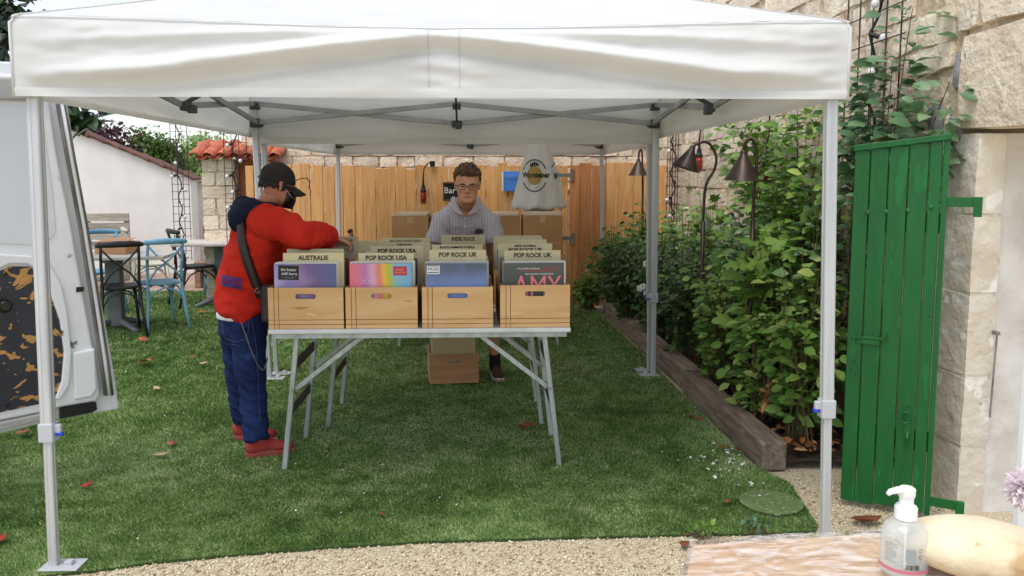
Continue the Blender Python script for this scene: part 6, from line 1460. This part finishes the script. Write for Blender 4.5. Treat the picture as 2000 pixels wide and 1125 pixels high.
for (nm, lb, b, h, sx, sy, st, lv, sz, pal, kd, sg, lr) in [
    ('bramble', 'bramble with broad oval leaves beside the green shutter, nearest the camera', (1.80, 4.42, .05), 1.0, .26, .26, 34, 620, .078, 'mid', 'ov', 170, .11),
    ('bramble', 'low leafy bramble spilling over the near end of the timber edging', (1.66, 4.72, .05), .72, .20, .24, 26, 480, .070, 'mid', 'ov', 110, .10),
    ('raspberry_bush', 'tall bush with large light green lobed leaves under the near cone lamp', (1.84, 5.0, .05), 1.42, .26, .30, 34, 620, .115, 'light', 'pm', 130, .12),
    ('rose_bush', 'dark rose bush behind the lobed bush against the stone wall', (2.0, 4.75, .05), 1.5, .14, .30, 28, 620, .062, 'rose', 'ov', 0, .10),
    ('leafy_shrub', 'mid green shrub above the second timber sleeper', (1.66, 5.5, .05), .98, .22, .30, 34, 820, .060, 'mid', 'ov', 60, .10),
    ('rose_bush', 'tall rose bush below the tilted cone lamp', (1.95, 5.75, .05), 1.42, .2, .34, 34, 900, .062, 'rose', 'ov', 0, .11),
    ('leafy_shrub', 'dense dark shrub in the bed just beyond the tent leg', (1.64, 6.3, .05), 1.08, .24, .34, 38, 1000, .062, 'dark', 'ov', 0, .10),
    ('raspberry_bush', 'bush with small lobed leaves in the middle of the bed', (1.92, 6.7, .05), 1.32, .22, .34, 34, 640, .09, 'mid', 'pm', 0, .12),
    ('leafy_shrub', 'dark shrub with white blossoms halfway down the bed', (1.58, 7.1, .05), .98, .26, .36, 38, 1050, .060, 'dark', 'ov', 0, .10),
    ('leafy_shrub', 'upright shrub against the wall beyond the blossoms', (1.90, 7.5, .05), 1.22, .24, .36, 36, 950, .062, 'mid', 'ov', 0, .11),
    ('leafy_shrub', 'wide shrub leaning out over the far timber sleeper', (1.46, 7.95, .05), .92, .30, .36, 40, 1100, .064, 'dark', 'ov', 0, .11),
    ('leafy_shrub', 'tall shrub round the post of the farthest cone lamp', (1.76, 8.4, .05), 1.18, .28, .36, 38, 1000, .066, 'mid', 'ov', 0, .11),
    ('leafy_shrub', 'bushy shrub in front of the board gate', (1.46, 8.95, .05), .88, .30, .30, 38, 950, .068, 'mid', 'ov', 0, .11),
    ('leafy_shrub', 'small trailing shrub at the foot of the board gate hinge', (1.22, 9.28, .02), .42, .22, .2, 24, 520, .062, 'light', 'ov', 0, .08),
    ('leafy_shrub', 'shrub filling the far corner between wall and gate', (1.85, 9.3, .05), 1.0, .26, .28, 30, 760, .068, 'dark', 'ov', 0, .11)]:
    plant(nm, lb, 'plant', b, h*1.14, sx, sy, st, lv, sz, pal, kd, GR, singles=sg, leafr=lr)
# climbing roses on the wall trellises
tips1 = [onx(px, py, 2.02) for px, py in [(1440, 250), (1500, 215), (1560, 205), (1590, 240), (1470, 300), (1530, 330), (1580, 360), (1600, 300), (1555, 400), (1495, 265), (1620, 350)]]
plant('climbing_rose', 'climbing rose on the wall behind the near cone lamp', 'plant', (2.05, 5.2, .1), 2, .2, .3, 16, 1700, .072, 'mid', group='climbing roses on the stone wall', tips=tips1, low=.45, leafr=.19)
tips2 = [onx(px, py, 2.06) for px, py in [(1672, 150), (1700, 190), (1690, 250), (1740, 200), (1770, 240), (1745, 130), (1780, 45), (1800, 180), (1830, 160), (1720, 110), (1665, 220), (1710, 270), (1770, 110)]]
plant('climbing_rose', 'climbing rose reaching over the green shutter top', 'plant', (2.02, 4.1, .1), 2.2, .2, .3, 13, 620, .085, 'rose', group='climbing roses on the stone wall', tips=tips2, low=.66, leafr=.13, singles=170)
# white blossoms on one shrub
for k, (px, py, Y) in enumerate([(1262, 515, 6.9), (1268, 512, 6.9), (1250, 563, 6.9), (1256, 560, 6.9)]):
    p = at(px, py, Y); mb = MB()
    for j in range(5): a = j*2*PI/5; mb.ell(p+V(.018*math.cos(a), -.004, .018*math.sin(a)), (.014, .005, .014), nu=8, nv=5)
    tag(mb.build('blossom', M_WHITE, None), ['left white blossom of the upper pair on the dark shrub', 'right white blossom of the upper pair on the dark shrub', 'left white blossom of the lower pair on the dark shrub', 'right white blossom of the lower pair on the dark shrub'][k], 'flower', 'white blossoms')
# ---------------------------------------------------------------- trees beyond the walls
def tree(name, label, c, rx, rz, n, size, pal, trunk_z=0., ry=None, trunk=True):
    T = thing(name, label, 'tree', (c[0], c[1], 0), group='trees beyond the courtyard'); ry = ry or rx; mb = MB()
    mb.tube([(0, 0, 0), (.05, 0, c[2]*.5), (0, .05, c[2])], [.14, .11, .06], 8); lim = []
    for k in range(16):
        d = Vector((random.gauss(0, 1), random.gauss(0, 1), random.gauss(.2, .8))).normalized(); e = V(d.x*rx*.8, d.y*ry*.8, c[2]+d.z*rz*.8); lim.append(e); mb.tube([(0, 0, c[2]*.6), e*.5+V(0, 0, c[2]*.42), e], [.05, .03, .012], 5)
    mb.build('trunk', M_BARK, T, local=True)
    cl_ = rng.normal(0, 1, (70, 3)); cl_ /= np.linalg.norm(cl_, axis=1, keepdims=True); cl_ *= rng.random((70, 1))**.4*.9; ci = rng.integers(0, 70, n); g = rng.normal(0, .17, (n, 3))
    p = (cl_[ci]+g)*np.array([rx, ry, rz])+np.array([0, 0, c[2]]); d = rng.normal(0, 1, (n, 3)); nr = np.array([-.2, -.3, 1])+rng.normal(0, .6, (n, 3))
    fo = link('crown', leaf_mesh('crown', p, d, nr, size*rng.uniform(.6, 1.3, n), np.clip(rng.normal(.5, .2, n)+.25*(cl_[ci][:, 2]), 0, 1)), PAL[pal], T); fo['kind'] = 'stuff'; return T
def tc(px, py, Y): p = at(px, py, Y); return (p.x, p.y, p.z)
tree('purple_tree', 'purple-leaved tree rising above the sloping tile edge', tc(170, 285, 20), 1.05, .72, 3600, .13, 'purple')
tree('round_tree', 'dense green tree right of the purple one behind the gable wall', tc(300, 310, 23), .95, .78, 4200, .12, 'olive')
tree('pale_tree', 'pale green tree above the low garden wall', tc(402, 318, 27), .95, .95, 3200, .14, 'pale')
# evergreen with big glossy leaves behind the van
T = thing('magnolia_tree', 'dark glossy magnolia overhanging the van at top left', 'tree', (-5.3, 7.6, 0), group='trees beyond the courtyard')
ctr = [(-4.55, 7.3, 2.9), (-4.3, 7.2, 2.55), (-4.45, 7.2, 3.2), (-5.0, 7.4, 3.1), (-4.15, 7.2, 3.05), tuple(at(150, 218, 7.1)), tuple(at(170, 224, 7.1)), tuple(at(140, 205, 7.1)), tuple(at(15, 90, 7.1)), tuple(at(20, 40, 7.1))]
mb = MB(); mb.tube([(-5.3, 7.6, 0), (-5.2, 7.55, 1.4), (-5.0, 7.5, 2.6)], [.12, .10, .06], 8)
for c in ctr: mb.tube([(-5.1, 7.5, 2.2), ((c[0]-5.1)/2, (c[1]+7.5)/2, max(c[2]+.15, 2.35)), c], [.05, .03, .012], 6)
mb.build('trunk', M_BARK, T)
n = 700; ci = rng.integers(0, len(ctr), n); sp = np.array([.30]*5+[.05, .06, .05, .14, .14]); keep = rng.random(n) < np.array([1]*5+[.16, .2, .14, .7, .7])[ci]
p = np.array(ctr)[ci]+rng.normal(0, 1, (n, 3))*sp[ci][:, None]-np.array([-5.3, 7.6, 0]); p = p[keep]; n = len(p)
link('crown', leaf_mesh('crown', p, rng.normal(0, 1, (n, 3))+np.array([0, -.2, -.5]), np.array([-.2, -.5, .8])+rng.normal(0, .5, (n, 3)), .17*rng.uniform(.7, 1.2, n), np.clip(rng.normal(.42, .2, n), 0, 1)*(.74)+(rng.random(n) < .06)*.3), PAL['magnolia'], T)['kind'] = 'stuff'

# ---------------------------------------------------------------- fallen leaves, petals, litter
M_DRY = [mat('dry_leaf_%d' % i, c, c2, 20, rough=.8, bump=.3, bscale=60) for i, (c, c2) in enumerate([((206, 128, 66), (170, 92, 48)), ((168, 96, 74), (132, 66, 54)), ((196, 172, 140), (160, 130, 100)), ((150, 84, 50), (112, 60, 40)), ((190, 70, 50), (150, 50, 40))])]
def dry_leaf(px, py, L, mi, label, z=.035, kind='ov'):
    p = gnd(px, py, z); me = leaf_mesh('fallen_leaf', np.zeros((1, 3)), np.array([(1., 0, .1)]), np.array([(0., 0, 1)]), np.array([L]), np.array([.5]), kind, 1.)
    for v in me.vertices: v.co.z += .25*L*(v.co.x/L-.5)**2*2+random.uniform(-.05, .06)*L
    o = link('fallen_leaf', me, M_DRY[mi], None, p, smooth=True); s_ = o.modifiers.new('s', 'SOLIDIFY'); s_.thickness = .0012
    o.rotation_euler = (random.uniform(-.2, .2), random.uniform(-.2, .2), random.random()*6.28); return tag(o, label, 'leaf', 'fallen leaves on the turf')
for a_ in [(288, 668, .13, 0, 'orange fallen leaf on the turf just before the black chair', .035, 'ov'), (284, 706, .14, 0, 'orange lobed fallen leaf on the turf below the black chair', .035, 'pm'), (369, 700, .08, 1, 'brown fallen leaf between chairs and person in red', .035, 'ov'),
           (390, 712, .10, 2, 'pale fallen leaf next to the brown one left of the person in red', .035, 'ov'), (300, 757, .07, 2, 'pale curled leaf on the turf beside the van door', .035, 'ov'), (404, 610, .12, 0, 'orange leaf below the far plank table', .03, 'ov'),
           (332, 872, .09, 1, 'brown leaf on the turf, upper of the two left of the red shoes', .035, 'ov'), (330, 887, .08, 2, 'tan leaf on the turf, lower of the two left of the red shoes', .035, 'ov'), (159, 953, .06, 4, 'small red leaf on the turf right of the front left tent leg', .035, 'pm'),
           (8, 1047, .08, 4, 'red brown leaf at the left edge of the turf', .035, 'ov'), (32, 846, .10, 3, 'dark brown leaf under the van door', .035, 'ov'), (1014, 832, .12, 1, 'reddish brown curled leaf on the turf under the right table legs', .04, 'pm'), (1044, 711, .10, 0, 'orange leaf on the shaded turf behind the right table legs', .035, 'ov'),
           (1335, 815, .09, 4, 'red leaf on the turf beside the timber edging', .035, 'ov'), (1362, 818, .10, 1, 'brown leaf lying against the middle timber sleeper', .035, 'ov'), (1398, 872, .09, 0, 'orange leaf on the turf among the white petals', .035, 'ov'), (1455, 884, .10, 1, 'brown leaf leaning on the nearest timber sleeper', .05, 'ov'),
           (1420, 985, .05, 3, 'tiny brown leaf beside the round drain cover', .03, 'ov'), (1660, 1021, .16, 3, 'long brown leaf on the gravel below the green shutter', .02, 'ov'), (470, 930, .04, 2, 'tiny pale leaf left of the front table leg', .03, 'ov'), (740, 1003, .04, 1, 'tiny brown leaf on the turf before the tables', .03, 'ov'), (1345, 1060, .08, 3, 'dark twig-like leaf on the gravel beside the wrapped carton', .012, 'ov')]: dry_leaf(*a_)
# dry leaves hanging from the sleeper and in the bed
n = 900; x = rng.uniform(1.5, 2.12, n); y = 4.15+5.2*rng.random(n)**1.3; pz = np.stack([x, y, np.full(n, .085)+.02*rng.random(n)], 1)
mlit = tone_mat('bed_litter', [(64, 44, 32), (116, 74, 46), (168, 110, 66), (196, 150, 104)], rough=.9)
tag(link('leaf_litter', leaf_mesh('leaf_litter', pz, rng.normal(0, 1, (n, 3))*np.array([1, 1, .3]), np.array([0, 0, 1.])+rng.normal(0, .4, (n, 3)), rng.uniform(.03, .08, n), rng.random(n)), mlit), 'brown leaf litter on the soil of the planting bed', 'leaf litter', kind='stuff')
pts = []
for k in range(70):
    p = gnd(random.gauss(1435, 42), random.gauss(905, 34), .036)
    if p.x < BX-.02: pts.append(p)
for k in range(150): p = V(random.uniform(-2.2, 1.35), random.uniform(3.3, 7), .034); pts.append(p)
n = len(pts); sz = np.array([random.uniform(.010, .024) if k < n-150 else random.uniform(.005, .011) for k in range(n)])
tag(link('white_petals', leaf_mesh('white_petals', np.array([tuple(p) for p in pts]), rng.normal(0, 1, (n, 3))*np.array([1, 1, .2]), np.array([0, 0, 1.])+rng.normal(0, .3, (n, 3)), sz, rng.random(n), wide=1.5), mat('petal', (236, 230, 220), rough=.7)), 'scattered white petals and specks on the turf', 'petals', kind='stuff')
# dry leaf clumps and stalks hanging over the sleeper
for (px, py, lb) in [(1462, 838, 'shrivelled brown leaf cluster hanging over the nearest sleeper'), (1500, 770, 'withered brown leaves dangling from the bramble')]:
    p = at(px, py, 4.62 if px < 1480 else 4.5); T = thing('withered_leaves', lb, 'leaves', p); n = 26
    link('leaf_cluster', leaf_mesh('leaf_cluster', rng.normal(0, 1, (n, 3))*np.array([.02, .02, .05]), rng.normal(0, 1, (n, 3))+np.array([0, 0, -1.2]), rng.normal(0, 1, (n, 3)), rng.uniform(.04, .075, n), .4+.5*rng.random(n), wide=.6), mlit, T)['kind'] = 'stuff'
    MB().tube([(0, 0, .1), (.01, 0, 0), (0, -.01, -.09)], .004, 5).build('stalk', M_STEM, T, local=True)
# round drain cover in the turf
p = gnd(1506, 979, .03); DC = thing('drain_cover', 'round pale drain cover set in the turf corner', 'drain cover', (p.x, p.y, .0))
MB().lathe([(.142, .020), (.145, .030), (.135, .034), (.002, .034)], 40).build('cover', mat('turfed_cover', (108, 128, 76), (82, 104, 56), 30, rough=.9, bump=.8, bscale=120, speck=((190, 192, 170), 60, .62)), DC, local=True)
# a few weeds at the turf edge
for (px, py, lb) in [(1480, 1043, 'small grey green weed at the turf edge beside the carton'), (1372, 1050, 'bright green weed leaf at the turf edge left of the carton')]:
    p = gnd(px, py, .01); plant('weed', lb, 'weed', tuple(p), .05, .07, .05, 8, 34, .032, 'rose' if px > 1400 else 'light', group='weeds at the turf edge', leafr=.02)
